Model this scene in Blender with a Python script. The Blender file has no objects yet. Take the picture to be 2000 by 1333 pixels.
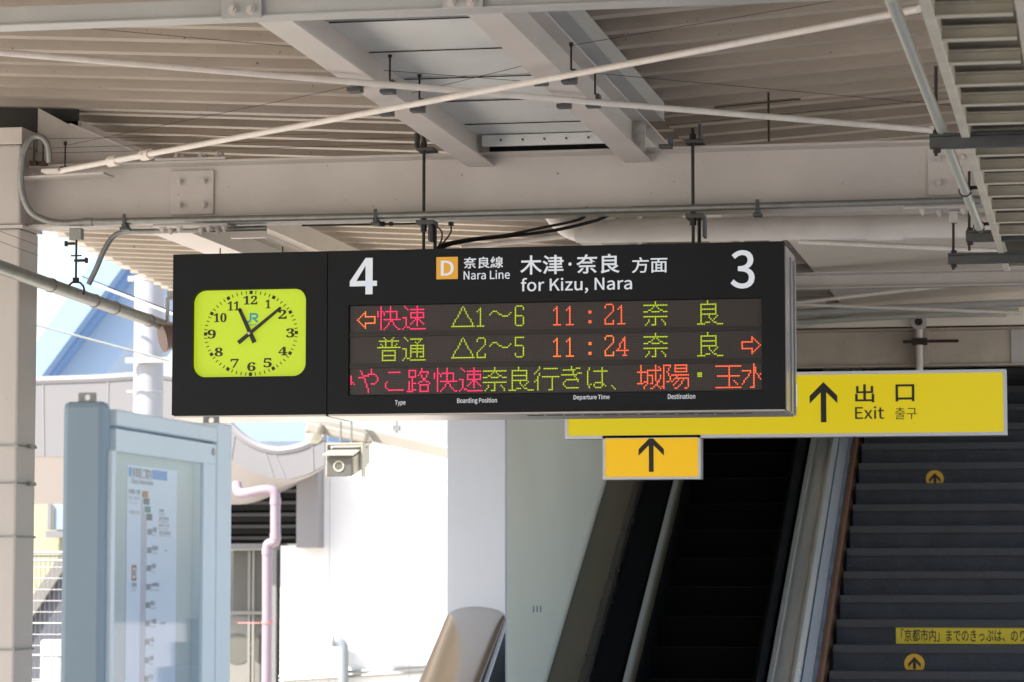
import bpy, bmesh, math, random
from mathutils import Vector, Matrix
random.seed(7)
R = math.radians
sc = bpy.context.scene
COL = sc.collection

# ------------------------------------------------------------------ camera
F, EYE = 5700.0, 1.6                      # focal length in photograph pixels, eye height
PITCH = math.atan((1140 - 666.5) / F)
YAW = math.atan(1100 / F * math.cos(PITCH))
cam = bpy.data.cameras.new('camera')
cam.sensor_width = 36.0
cam.lens = F / 2000 * 36
cam.clip_start, cam.clip_end = 0.1, 900
cam.dof.use_dof = True
cam.dof.focus_distance = 13.1
cam.dof.aperture_fstop = 7.1
co = bpy.data.objects.new('camera', cam)
COL.objects.link(co)
co.location = (0, 0, EYE)
co.rotation_euler = (math.pi / 2 + PITCH, 0, YAW)
sc.camera = co

# ------------------------------------------------------------------ sky, sun, exposure
SUN_EL, SUN_AZ = R(46), (-0.80, -0.60)     # the sun stands behind and left of the camera
az = math.atan2(SUN_AZ[0], SUN_AZ[1])
w = bpy.data.worlds.new('World')
sc.world = w
w.use_nodes = True
nt = w.node_tree
bg = nt.nodes['Background']
sky = nt.nodes.new('ShaderNodeTexSky')
sky.sky_type = 'NISHITA'
sky.sun_disc = False
sky.sun_elevation = SUN_EL
sky.sun_rotation = az
sky.air_density, sky.dust_density, sky.ozone_density = 1.0, 2.0, 1.0
nt.links.new(sky.outputs[0], bg.inputs[0])
bg.inputs[1].default_value = 0.13
sl = bpy.data.lights.new('sun', 'SUN')
sl.energy, sl.angle, sl.color = 4.6, R(0.5), (1.0, 0.95, 0.87)
so = bpy.data.objects.new('sun', sl)
COL.objects.link(so)
so.location = (-20, -20, 40)
sd = Vector((SUN_AZ[0] * math.cos(SUN_EL), SUN_AZ[1] * math.cos(SUN_EL), math.sin(SUN_EL)))
so.rotation_euler = sd.to_track_quat('Z', 'Y').to_euler()
vs = sc.view_settings
sc.display_settings.display_device = 'sRGB'
vs.view_transform, vs.look, vs.gamma, vs.use_curve_mapping = 'Standard', 'None', 1.0, False
EXPO = 1.4
vs.exposure = EXPO
sc.cycles.max_bounces = 10
sc.cycles.diffuse_bounces = 6
sc.cycles.use_denoising = True
GAIN = 1.0 / 2 ** EXPO                      # lamps and screens: emission that shows as the given display value

# ------------------------------------------------------------------ view geometry -> world points
_f = Vector((-math.sin(YAW) * math.cos(PITCH), math.cos(YAW) * math.cos(PITCH), math.sin(PITCH)))
_r = Vector((math.cos(YAW), math.sin(YAW), 0))
_u = _r.cross(_f)
def at(px, py, X=None, Y=None, Z=None):
    """world point on one of the site's planes X=, Y= or Z= seen at a photograph pixel"""
    d = _f + _r * ((px - 1000) / F) - _u * ((py - 666.5) / F)
    t = X / d.x if X is not None else Y / d.y if Y is not None else (Z - EYE) / d.z
    return Vector((d.x * t, d.y * t, EYE + d.z * t))

# ------------------------------------------------------------------ mesh helpers
OFF = {}
class MB:
    def __init__(s): s.v, s.f = [], []
    def add(s, vs_, fs):
        n = len(s.v); s.v += [Vector(p) for p in vs_]; s.f += [[i + n for i in f] for f in fs]; return s
    def box(s, x0, x1, y0, y1, z0, z1):
        if x0 > x1: x0, x1 = x1, x0
        if y0 > y1: y0, y1 = y1, y0
        if z0 > z1: z0, z1 = z1, z0
        return s.add([(x0, y0, z0), (x1, y0, z0), (x1, y1, z0), (x0, y1, z0), (x0, y0, z1), (x1, y0, z1), (x1, y1, z1), (x0, y1, z1)],
                     [(0, 3, 2, 1), (4, 5, 6, 7), (0, 1, 5, 4), (1, 2, 6, 5), (2, 3, 7, 6), (3, 0, 4, 7)])
    def prism(s, poly, vec):
        n = len(poly); vec = Vector(vec); poly = [Vector(p) for p in poly]
        nr = Vector()
        for i in range(n): nr += (poly[i] - poly[0]).cross(poly[(i + 1) % n] - poly[0])
        if nr.dot(vec) > 0: poly = poly[::-1]
        return s.add(poly + [p + vec for p in poly],
                     [tuple(range(n)), tuple(range(2 * n - 1, n - 1, -1))] +
                     [(i, i + n, (i + 1) % n + n, (i + 1) % n) for i in range(n)])
    def bar(s, a, b, w_, h, up=(0, 0, 1)):
        a, b = Vector(a), Vector(b); d = (b - a).normalized(); sx = d.cross(Vector(up)).normalized(); uz = sx.cross(d)
        return s.prism([a + sx * (i * w_ / 2) + uz * (j * h / 2) for i, j in ((-1, -1), (1, -1), (1, 1), (-1, 1))], b - a)
    def tube(s, pts, r, n=10, cap=True):
        pts = [Vector(p) for p in pts]; m = len(pts); rings = []; prev = None
        for i, p in enumerate(pts):
            t = (pts[min(i + 1, m - 1)] - pts[max(i - 1, 0)]).normalized()
            if prev is None:
                a = t.cross(Vector((0, 0, 1)));
                if a.length < 1e-3: a = t.cross(Vector((0, 1, 0)))
            else:
                a = prev - t * prev.dot(t)
            a.normalize(); prev = a; b = t.cross(a)
            rr = r[i] if isinstance(r, (list, tuple)) else r
            rings.append([p + (a * math.cos(k * 2 * math.pi / n) + b * math.sin(k * 2 * math.pi / n)) * rr for k in range(n)])
        fs = [(i * n + k, i * n + (k + 1) % n, (i + 1) * n + (k + 1) % n, (i + 1) * n + k) for i in range(m - 1) for k in range(n)]
        if cap: fs += [tuple(range(n - 1, -1, -1)), tuple((m - 1) * n + k for k in range(n))]
        return s.add([p for q in rings for p in q], fs)
    def cyl(s, a, b, r, n=12): return s.tube([a, b], r, n)
    def ibeam(s, a, b, w_, h, tf, tw):
        """I-section: top centre runs a -> b"""
        a, b = Vector(a), Vector(b); d = (b - a).normalized(); sx = d.cross(Vector((0, 0, 1))).normalized(); z = Vector((0, 0, 1))
        p = [(-w_/2, 0), (w_/2, 0), (w_/2, -tf), (tw/2, -tf - .008), (tw/2, -h + tf + .008), (w_/2, -h + tf), (w_/2, -h), (-w_/2, -h), (-w_/2, -h + tf), (-tw/2, -h + tf + .008), (-tw/2, -tf - .008), (-w_/2, -tf)]
        q = [a + sx * x + z * y for x, y in p]; n = 12
        s.add(q + [v + (b - a) for v in q], [(i, (i + 1) % n, (i + 1) % n + n, i + n) for i in range(n)] +
              [(0, 11, 2, 1), (11, 10, 3, 2), (10, 9, 4, 3), (9, 8, 5, 4), (8, 7, 6, 5)] + [tuple(k + n for k in f[::-1]) for f in [(0, 11, 2, 1), (11, 10, 3, 2), (10, 9, 4, 3), (9, 8, 5, 4), (8, 7, 6, 5)]])
        return s
    def mesh(s, name, off):
        me = bpy.data.meshes.new(name); me.from_pydata([tuple(p - off) for p in s.v], [], s.f); me.validate(); return me
    def build(s, name, mat, parent=None, bevel=0, smooth=False, **props):
        if parent is None:
            xs, ys, zs = zip(*[(p.x, p.y, p.z) for p in s.v])
            off = Vector(((min(xs) + max(xs)) / 2, (min(ys) + max(ys)) / 2, min(zs)))
        else: off = OFF[parent.name]
        me = s.mesh(name, off); me.materials.append(mat)
        bm = bmesh.new(); bm.from_mesh(me); bmesh.ops.recalc_face_normals(bm, faces=bm.faces); bm.to_mesh(me); bm.free()
        if smooth:
            me.shade_smooth(); me.set_sharp_from_angle(angle=R(38))
        o = bpy.data.objects.new(name, me); COL.objects.link(o); OFF[o.name] = off
        if parent is None: o.location = off
        else: o.parent = parent
        if bevel:
            m = o.modifiers.new('edge', 'BEVEL'); m.width = bevel; m.segments = 2; m.limit_method = 'ANGLE'; m.angle_limit = R(40)
        for k, v in props.items(): o[k] = v
        return o
def tag(o, label, cat, group=None):
    o['label'] = label; o['category'] = cat
    if group: o['group'] = group
    return o
def thing(name, loc, label, cat, group=None):
    o = bpy.data.objects.new(name, None); COL.objects.link(o); o.empty_display_size = .1
    o.location = loc; OFF[o.name] = Vector(loc); return tag(o, label, cat, group)
def inst(name, me, parent, loc, rot=None):
    o = bpy.data.objects.new(name, me); COL.objects.link(o); o.parent = parent
    off = OFF[parent.name]; OFF[o.name] = off
    o.matrix_local = Matrix.Translation(Vector(loc) - off) @ (rot.to_4x4() if rot else Matrix())
    return o
def bez(pts, n=6):
    """smooth a polyline (Catmull-Rom)"""
    P = [Vector(p) for p in pts]; P = [P[0] * 2 - P[1]] + P + [P[-1] * 2 - P[-2]]; out = []
    for i in range(1, len(P) - 2):
        for k in range(n):
            t = k / n; a, b, c, d = P[i-1], P[i], P[i+1], P[i+2]
            out.append(.5 * ((2*b) + (c-a)*t + (2*a-5*b+4*c-d)*t*t + (3*b-a-3*c+d)*t**3))
    return out + [P[-2]]

# ------------------------------------------------------------------ materials
def mat(name, col, rough=.5, metal=0, var=.1, scale=3.0, speck=0, speck_col=(.12, .07, .04), bump=0, streak=0, bscale=60, coat=0, sscale=38):
    m = bpy.data.materials.new(name); m.use_nodes = True; t = m.node_tree; N = t.nodes; L = t.links
    b = N['Principled BSDF']; b.inputs['Roughness'].default_value = rough; b.inputs['Metallic'].default_value = metal
    if coat: b.inputs['Coat Weight'].default_value = coat
    tc = N.new('ShaderNodeTexCoord'); n1 = N.new('ShaderNodeTexNoise'); n1.inputs['Scale'].default_value = scale; n1.inputs['Detail'].default_value = 6; n1.inputs['Roughness'].default_value = .65
    L.new(tc.outputs['Object'], n1.inputs['Vector'])
    if streak:
        mp = N.new('ShaderNodeMapping'); mp.inputs['Scale'].default_value = streak; L.new(tc.outputs['Object'], mp.inputs[0]); L.new(mp.outputs[0], n1.inputs['Vector'])
    mr = N.new('ShaderNodeMapRange'); mr.inputs[1].default_value = .3; mr.inputs[2].default_value = .7
    mr.inputs[3].default_value = 1 - var; mr.inputs[4].default_value = 1 + var * .5; L.new(n1.outputs[0], mr.inputs[0])
    mx = N.new('ShaderNodeVectorMath'); mx.operation = 'SCALE'; mx.inputs[0].default_value = col; L.new(mr.outputs[0], mx.inputs['Scale'])
    out = mx.outputs[0]
    if speck:
        n2 = N.new('ShaderNodeTexNoise'); n2.inputs['Scale'].default_value = sscale; n2.inputs['Detail'].default_value = 3; L.new(tc.outputs['Object'], n2.inputs['Vector'])
        r2 = N.new('ShaderNodeMapRange'); r2.inputs[1].default_value = .78 - speck * .12; r2.inputs[2].default_value = .84 - speck * .1; L.new(n2.outputs[0], r2.inputs[0])
        mc = N.new('ShaderNodeMix'); mc.data_type = 'RGBA'; L.new(r2.outputs[0], mc.inputs[0]); L.new(out, mc.inputs[6]); mc.inputs[7].default_value = (*speck_col, 1); out = mc.outputs[2]
    L.new(out, b.inputs['Base Color'])
    rr = N.new('ShaderNodeMapRange'); rr.inputs[3].default_value = max(0, rough - (.08 if metal < .5 else 0)); rr.inputs[4].default_value = min(1, rough + (.1 if metal < .5 else .02)); L.new(n1.outputs[0], rr.inputs[0]); L.new(rr.outputs[0], b.inputs['Roughness'])
    if bump:
        n3 = N.new('ShaderNodeTexNoise'); n3.inputs['Scale'].default_value = bscale; n3.inputs['Detail'].default_value = 4; L.new(tc.outputs['Object'], n3.inputs['Vector'])
        bp = N.new('ShaderNodeBump'); bp.inputs['Strength'].default_value = bump; bp.inputs['Distance'].default_value = .004; L.new(n3.outputs[0], bp.inputs['Height']); L.new(bp.outputs[0], b.inputs['Normal'])
    return m
def dull(m, v):
    m.node_tree.nodes['Principled BSDF'].inputs['Specular IOR Level'].default_value = v
def glow(name, disp, base=(.02, .02, .02), rough=.3, k=1.0):
    """something lit from within that shows as linear display value disp"""
    m = bpy.data.materials.new(name); m.use_nodes = True; b = m.node_tree.nodes['Principled BSDF']
    b.inputs['Base Color'].default_value = (*base, 1); b.inputs['Roughness'].default_value = rough
    b.inputs['Emission Color'].default_value = (*disp, 1); b.inputs['Emission Strength'].default_value = GAIN * k
    return m
def lin(r, g, b): return tuple(((c / 255 + .055) / 1.055) ** 2.4 if c > 10 else c / 255 / 12.92 for c in (r, g, b))

STEEL = mat('painted_steel', (.53, .495, .475), .5, var=.10, scale=2.2, speck=.55, bump=.08)
GREYSTEEL = mat('grey_painted_steel', (.42, .425, .42), .5, var=.13, scale=2.5, speck=.4, bump=.06)
GUTTER = mat('gutter_panel', (.68, .70, .69), .45, var=.08, scale=2)
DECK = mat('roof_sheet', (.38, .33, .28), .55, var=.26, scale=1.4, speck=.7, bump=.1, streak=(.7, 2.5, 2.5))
ROD = mat('rod_paint', (.68, .64, .60), .45, var=.12, scale=9, speck=.6)
GALV = mat('galvanised', (.26, .27, .26), .42, .6, var=.18, scale=14)
DARKGALV = mat('dark_galvanised', (.085, .09, .095), .5, .4, var=.25, scale=20)
RUST = mat('rusty_rod', (.045, .03, .024), .75, .2, var=.4, scale=30)
BLACKMETAL = mat('black_rod', (.022, .021, .02), .55, .2, var=.2, scale=20)
CABLE = mat('black_cable', (.012, .012, .012), .45)
PVC = mat('pvc_pipe', (.76, .72, .67), .38, var=.1, scale=5, speck=.4)
PVCGREY = mat('pale_green_pipe', (.44, .455, .415), .4, var=.08, scale=6, speck=.3)
TRAY = mat('cable_tray_steel', (.58, .55, .46), .5, var=.14, scale=6, speck=.75, speck_col=(.2, .09, .03))
MESHM = mat('tray_mesh', (.27, .25, .21), .6, .2, var=.2, scale=12)
COLUMN = mat('column_paint', (.48, .45, .43), .5, var=.05, scale=1.5, speck=.35, bump=.05)
BOARD = mat('board_black', (.0075, .0095, .0125), .7, var=.3, scale=3, bump=.02, bscale=200)
ALU = mat('aluminium', (.50, .48, .47), .34, .75, var=.08, scale=3)
ACRYLIC = mat('end_cover', (.27, .25, .265), .2, .2, var=.04, scale=5)
STAINLESS = mat('stainless', (.55, .60, .69), .45, .45, var=.06, scale=1.2)
STAINPOL = mat('stainless_polished', (.80, .785, .765), .2, 1.0, var=.02, scale=.5)
WHITETXT = mat('white_letter', (.62, .64, .68), .5, var=.02)
ORANGE = mat('orange_mark', (.58, .30, .045), .5, var=.03)
LEDBACK = mat('led_face', (.034, .026, .026), .5, var=.1, scale=8)
LEDGAP = mat('led_divider', (.011, .0105, .0115), .4, var=.1)
LEDOFF = mat('led_off', (.085, .068, .066), .35, var=.1)
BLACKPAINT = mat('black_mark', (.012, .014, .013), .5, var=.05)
BOARDBLUE = mat('pale_blue_frame', (.74, .84, .90), .42, var=.05, scale=2)
POSTBLUE = mat('post_paint', (.24, .33, .41), .42, var=.05, scale=2)
PAPER = mat('poster_paper', (.76, .84, .96), .6, var=.02)
PAPERBACK = mat('backing_panel', (.55, .61, .60), .6, var=.03)
INK = mat('poster_ink', (.10, .11, .14), .6)
INKSOFT = mat('poster_ink_grey', (.27, .29, .34), .6)
POSTERBLUE = mat('poster_blue', (.10, .30, .72), .6)
POSTERBROWN = mat('poster_brown', (.42, .15, .05), .6)
LINEPINK = mat('poster_line', (.50, .42, .46), .6)
STEP = mat('granite_step', (.032, .038, .050), .6, var=.4, scale=5, speck=1.3, speck_col=(.10, .105, .115), bump=.05, sscale=110)
STEPNOSE = mat('step_nosing', (.048, .052, .061), .55, var=.2, scale=5, speck=1.2, speck_col=(.12, .12, .13), sscale=110)
ESC = mat('escalator_black', (.0022, .0021, .002), .85, .0, var=.2)
ESCEDGE = mat('escalator_step_edge', (.006, .0056, .0056), .5, var=.2)
for m_ in (ESC, ESCEDGE): dull(m_, .12)
dull(BOARD, .3)
RUBBER = mat('handrail_rubber', (.008, .008, .009), .25)
ESCPANEL = mat('escalator_deck', (.20, .19, .165), .38, .85, var=.06, scale=2)
BALSTEEL = mat('balustrade_steel', (.86, .87, .80), .26, .55, var=.03, scale=.8)
TRIM = mat('escalator_trim', (.36, .37, .33), .45, .3, var=.05)
GLASSPANEL = mat('balustrade_panel', (.62, .68, .76), .3, .2, var=.04)
WOOD = mat('wood_handrail', (.20, .105, .06), .35, var=.15, scale=6)
WALLGREEN = mat('grey_green_wall', (.80, .81, .69), .42, var=.04, scale=1.2)
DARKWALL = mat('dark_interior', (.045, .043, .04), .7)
BEAMBROWN = mat('dusty_beam', (.52, .45, .375), .6, var=.22, scale=2.2, speck=.5)
STRIPY = mat('strip_yellow', (.80, .60, .03), .5, var=.06)
AMBER = mat('sticker_amber', (.78, .44, .03), .5, var=.06)
WHITEWALL = mat('white_wall', (.78, .78, .77), .7, var=.03, scale=.4)
FASCIA = mat('fascia_panel', (.20, .196, .20), .6, var=.04, scale=.5)
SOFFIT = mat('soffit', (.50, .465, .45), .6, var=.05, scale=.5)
PILASTER = mat('pilaster', (.25, .243, .25), .6, var=.06, scale=.8)
LOUVRE = mat('dark_louvre', (.006, .0055, .0055), .6)
PINK = mat('pink_pipe', (.30, .235, .275), .45, var=.04, scale=2)
WHITEPIPE = mat('white_pipe', (.24, .27, .29), .45, var=.04)
OLIVEWALL = mat('olive_wall', (.36, .35, .235), .7, var=.05, scale=.6)
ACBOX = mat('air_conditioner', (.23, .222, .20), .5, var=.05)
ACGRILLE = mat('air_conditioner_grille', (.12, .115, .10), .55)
FENCE = mat('fence_wire', (.22, .225, .23), .4, .4)
BAGW = mat('white_sheet', (.75, .75, .76), .6)
SHADEBLUE = mat('blue_roof_mid', (.23, .345, .54), .5, var=.03, scale=.2)
DEEPBLUE = mat('blue_roof_deep', (.17, .29, .52), .5, var=.03, scale=.2)
PALEBLUE = mat('blue_roof_pale', (.30, .42, .58), .5, var=.03, scale=.2)
POLE = mat('concrete_pole', (.36, .37, .40), .7, var=.06, scale=3)
CAMBODY = mat('camera_housing', (.36, .335, .285), .4)
CAMGLASS = mat('camera_window', (.10, .098, .09), .2)
LAMPWHITE = mat('lamp_housing', (.30, .275, .24), .4)
BROWNHORN = mat('brown_horn', (.20, .13, .11), .5)
FLOOR = mat('platform_concrete', (.62, .565, .50), .8, var=.1, scale=.6, bump=.1)
GROUND = mat('ballast_ground', (.44, .40, .35), .9, var=.18, scale=.5, bump=.2)
ROOFTOP = mat('roof_top', (.45, .44, .42), .6)
LENS = mat('lens', (.5, .48, .40), .2)
BACKLIT = glow('backlit_letter', (.36, .385, .42), (.42, .44, .47), .5)
BACKORANGE = glow('backlit_orange', (.34, .165, .012), (.45, .23, .03), .5)
def glassmat(name, tint, gl):
    m = bpy.data.materials.new(name); m.use_nodes = True; t = m.node_tree; t.nodes.remove(t.nodes['Principled BSDF'])
    o = t.nodes['Material Output']; a = t.nodes.new('ShaderNodeBsdfTransparent'); a.inputs[0].default_value = (*tint, 1)
    g = t.nodes.new('ShaderNodeBsdfGlossy'); g.inputs['Roughness'].default_value = .03
    fz = t.nodes.new('ShaderNodeFresnel'); fz.inputs[0].default_value = gl; x = t.nodes.new('ShaderNodeMixShader')
    ge = t.nodes.new('ShaderNodeNewGeometry'); fr = t.nodes.new('ShaderNodeMath'); fr.operation = 'MULTIPLY'; iv = t.nodes.new('ShaderNodeMath'); iv.operation = 'SUBTRACT'; iv.inputs[0].default_value = 1
    t.links.new(ge.outputs['Backfacing'], iv.inputs[1]); t.links.new(fz.outputs[0], fr.inputs[0]); t.links.new(iv.outputs[0], fr.inputs[1])
    t.links.new(fr.outputs[0], x.inputs[0]); t.links.new(a.outputs[0], x.inputs[1]); t.links.new(g.outputs[0], x.inputs[2]); t.links.new(x.outputs[0], o.inputs[0]); return m
GLASS = glassmat('case_glass', (.95, .965, .98), 1.45)
DIAL = glow('clock_dial', tuple(c * .68 for c in lin(196, 222, 34)), (.22, .28, .02), .5)
SIGNY = glow('sign_yellow', tuple(c * .66 for c in lin(222, 200, 10)), (.25, .2, .01), .3)
SIGNA = glow('sign_amber', tuple(c * .7 for c in lin(246, 190, 15)), (.27, .17, .01), .3)
LED_P = glow('led_pink', (1.0, .022, .125), (.1, .01, .02), k=1.6)
LED_G = glow('led_green', (.56, .72, .012), (.05, .07, .01), k=1.0)
LED_R = glow('led_red', (1.0, .13, .045), (.1, .02, .01), k=1.6)
LED_O = glow('led_orange', (1.0, .20, .035), (.1, .03, .01), k=1.7)

# ------------------------------------------------------------------ lettering
INTER = None
try:
    INTER = bpy.data.fonts.load(bpy.utils.system_resource('DATAFILES', path='fonts') + '/Noto Sans CJK Regular.woff2')
except Exception:
    INTER = None
def glyphs(body, bold=0, font=None, extrude=.0):
    c = bpy.data.curves.new('t', 'FONT'); c.body = body; c.offset = bold; c.resolution_u = 4
    if font: c.font = font
    o = bpy.data.objects.new('t', c); COL.objects.link(o)
    dg = bpy.context.evaluated_depsgraph_get(); me = bpy.data.meshes.new_from_object(o.evaluated_get(dg))
    pts = [v.co.copy() for v in me.vertices]; fs = [list(p.vertices) for p in me.polygons]
    bpy.data.objects.remove(o); bpy.data.curves.remove(c); bpy.data.meshes.remove(me)
    return pts, fs
def letter(name, body, px, plane, m, parent, bold=0, font=None, proud=.002, side=False):
    """flat print: the text fills the photograph box px = (x0, y0, x1, y1) on plane Y= (or X= when side)"""
    pts, fs = glyphs(body, bold, font)
    x0, x1 = min(p.x for p in pts), max(p.x for p in pts); y0, y1 = min(p.y for p in pts), max(p.y for p in pts)
    kw = {'X': plane} if side else {'Y': plane}
    yc, xc = (px[1] + px[3]) / 2, (px[0] + px[2]) / 2
    a, b = at(px[0], yc, **kw), at(px[2], yc, **kw); t, bt = at(xc, px[1], **kw), at(xc, px[3], **kw)
    mb = MB(); vv = []
    for p in pts:
        u = (p.x - x0) / (x1 - x0); v = (p.y - y0) / (y1 - y0)
        z = bt.z + (t.z - bt.z) * v
        vv.append((plane + proud, a.y + (b.y - a.y) * u, z) if side else (a.x + (b.x - a.x) * u, plane - proud, z))
    mb.add(vv, fs)
    return mb.build(name, m, parent)
def plate(name, px, plane, m, parent, proud=.0015, side=False, thick=.001):
    kw = {'X': plane} if side else {'Y': plane}
    yc, xc = (px[1] + px[3]) / 2, (px[0] + px[2]) / 2
    a, b = at(px[0], yc, **kw), at(px[2], yc, **kw); t, bt = at(xc, px[1], **kw), at(xc, px[3], **kw)
    mb = MB()
    if side: mb.box(plane + proud - thick, plane + proud, a.y, b.y, bt.z, t.z)
    else: mb.box(a.x, b.x, plane - proud, plane - proud + thick, bt.z, t.z)
    return mb.build(name, m, parent)
def stroke2(mb, pts, w_, plane, proud, thick=.001):
    """flat ribbon through (x, z) points on a Y plane"""
    for (x0, z0, a), (x1, z1, b) in zip([(*p, w_[i]) for i, p in enumerate(pts[:-1])], [(*p, w_[i + 1]) for i, p in enumerate(pts[1:])]):
        d = Vector((x1 - x0, z1 - z0)); n = Vector((-d.y, d.x)).normalized()
        q = [(x0 + n.x * a / 2, z0 + n.y * a / 2), (x1 + n.x * b / 2, z1 + n.y * b / 2), (x1 - n.x * b / 2, z1 - n.y * b / 2), (x0 - n.x * a / 2, z0 - n.y * a / 2)]
        mb.prism([(x, plane - proud, z) for x, z in q], (0, thick, 0))

# bolts: one mesh, many parts
def bolt_mesh():
    mb = MB(); o = Vector((0, 0, 0))
    mb.tube([(0, 0, 0), (0, -.003, 0)], .0185, 14); mb.tube([(0, -.003, 0), (0, -.016, 0)], .0145, 6); mb.tube([(0, -.016, 0), (0, -.027, 0)], .008, 8)
    me = mb.mesh('bolt', o); me.materials.append(STEEL); return me
BOLT = bolt_mesh()
ROT_DOWN = Matrix.Rotation(R(90), 3, 'X')          # bolt axis -Y -> -Z
ROT_UP = Matrix.Rotation(R(-90), 3, 'X')

# ================================================================== SETTING: ground
MB().box(-160, 160, -90, 190, -1.3, -1.05).build('ground', GROUND, kind='structure')
MB().box(-6.6, 1.9, -45, 40, -1.04, 0).build('platform_floor', FLOOR, kind='structure')

# ================================================================== CANOPY
YM = 12.95                                   # main cross beam
ZF = 3.495                                   # underside of the long girders
def xbeam_splice(root, px, bolts, yweb):
    a, b = at(px[0], px[1], Y=yweb), at(px[2], px[3], Y=yweb)
    p = MB().box(a.x, b.x, yweb - .014, yweb - .002, b.z, a.z).build('splice_plate', STEEL, root, bevel=.002)
    for q in bolts: inst('bolt', BOLT, p, at(q[0], q[1], Y=yweb - .014))
    return p
# main beam
mbm = thing('steel_beam', (-2, YM, 3.26), 'broad grey-white cross beam directly above the departure board, with conduit along its foot', 'beam', 'canopy cross beams')
b = MB(); b.ibeam((-4.78, YM, 3.552), (1.05, YM, 3.552), .15, .293, .011, .009); b.build('beam', STEEL, mbm)
xbeam_splice(mbm, (335, 335, 418, 419), [(352, 357), (399, 355), (352, 402), (399, 401)], YM - .005)
xbeam_splice(mbm, (1812, 293, 1898, 381), [(1833, 311), (1834, 358), (1880, 309), (1880, 356)], YM - .005)
for xa, xb_, bl in ((298, 452, (318, 334, 351, 393, 408, 426, 438)), (1779, 1905, (1803, 1835, 1883))):
    A, B = at(xa, 441, Z=3.252), at(xb_, 441, Z=3.252)
    f = MB().box(A.x, B.x, YM - .078, YM + .078, 3.246, 3.258).build('flange_plate', STEEL, mbm, bevel=.002)
    for i, q in enumerate(bl):
        pt = at(q, 440, Y=YM - .05 + .06 * (i % 2)); inst('bolt', BOLT, f, (pt.x, pt.y, 3.246), ROT_DOWN)
A, B = at(300, 313, Z=3.556), at(446, 313, Z=3.556)
f = MB().box(A.x, B.x, YM - .078, YM + .078, 3.554, 3.566).build('flange_plate', STEEL, mbm, bevel=.002)
for i, q in enumerate((345, 356, 392, 402, 424, 434)):
    pt = at(q, 303, Y=YM - .05 + .05 * (i % 2)); inst('bolt', BOLT, f, (pt.x, pt.y, 3.566), ROT_UP)
# front cross beam
YF = 9.26
fb = thing('steel_beam', (-2, YF, 3.479), 'slim cross beam along the very top edge of the picture with two bolted gussets', 'beam', 'canopy cross beams')
MB().box(-5.5, 1.0, YF, YF + .085, 3.487, 3.547).box(-5.5, 1.0, YF - .012, YF + .09, 3.479, 3.486).build('beam', GREYSTEEL, fb, bevel=.002)
for px, bl in (((437, -14, 514, 38), ((456, 20), (491, 20))), ((868, -26, 946, 18), ((883, 5), (921, 5)))):
    a, c = at(px[0], px[1], Y=YF), at(px[2], px[3], Y=YF)
    p = MB().box(a.x, c.x, YF - .026, YF - .013, c.z, a.z).build('gusset_plate', GREYSTEEL, fb, bevel=.002)
    for q in bl: inst('bolt', BOLT, p, at(q[0], q[1], Y=YF - .026))
# farther cross beams
for y, lab in ((16.2, 'cross beam half hidden behind the white drain pipe, second behind the departure board'), (19.75, 'pale cross beam right of the departure board, above the crossing rods')):
    t = MB(); t.ibeam((-1.95, y, 3.70), (1.05, y, 3.70), .10, .11, .008, .007)
    tag(t.build('steel_beam', STEEL), lab, 'beam', 'canopy cross beams')
YB = 22.6
t = MB(); t.ibeam((-3.29, YB, 3.555), (1.35, YB, 3.555), .15, .295, .011, .009)
eb = thing('steel_beam', (-1, YB, 3.26), 'dusty brown deep cross beam above the yellow exit sign', 'beam', 'canopy cross beams')
t.build('beam', BEAMBROWN, eb)
a = at(1975, 670, Y=YB - .01)
MB().box(a.x, 1.35, YB - .022, YB - .0065, 3.275, 3.54).build('splice_plate', STEEL, eb)
MB().box(at(1783, 0, Y=YB).x, at(1806, 0, Y=YB).x, YB - .075, YB - .006, 3.275, 3.54).build('stiffener', BEAMBROWN, eb)

# long girders either side of the valley gutter
def girder(x0, x1, h, y0, y1, lab, m=STEEL):
    t = MB(); t.ibeam(((x0 + x1) / 2, y0, ZF + h), ((x0 + x1) / 2, y1, ZF + h), x1 - x0, h, .009, .008)
    return t, lab
AX0, AX1, BX0, BX1 = -2.692, -2.572, -1.968, -1.848
gA = thing('girder', (-2.63, 9.6, ZF), 'long girder on the left side of the pale gutter, running towards the departure board', 'beam', 'long canopy girders')
t, _ = girder(AX0, AX1, .17, 9.38, YM - .006, ''); t.build('beam', STEEL, gA)
gB = thing('girder', (-1.91, 9.6, ZF), 'long girder on the right side of the pale gutter with rusty ledger angle', 'beam', 'long canopy girders')
t, _ = girder(BX0, BX1, .17, 9.38, YM - .006, ''); t.build('beam', STEEL, gB)
led = MB(); led.box(BX1 - .053, BX1 - .047, 8.9, 12.86, ZF + .172, 3.80); led.box(BX1 - .046, BX1 + .07, 8.9, 12.86, ZF + .172, ZF + .179); led.box(BX1 + .064, BX1 + .07, 8.9, 12.86, ZF + .18, 3.75)
led.build('ledger_angle', GREYSTEEL, gB)
ea = MB().box(BX1 - .05, BX1 + .0, 12.74, 12.76, ZF + .02, ZF + .15).build('end_cleat', STEEL, gB)
for i in range(3): inst('bolt', BOLT, ea, (BX1 - .02, 12.74, ZF + .04 + .045 * i))
for (xa, xb_, y0, y1, lab) in ((AX0, AX1, YM + .006, 24.0, 'continuation of the left gutter girder behind the main cross beam'), (BX0, BX1, YM + .006, 16.1, 'continuation of the right gutter girder behind the main cross beam')):
    t, _ = girder(xa, xb_, .17, y0, y1, ''); tag(t.build('girder', STEEL), lab, 'beam', 'long canopy girders')
gC = thing('girder', (-4.88, 13.2, ZF), 'long girder along the platform edge, just behind the left column', 'beam', 'long canopy girders')
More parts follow.
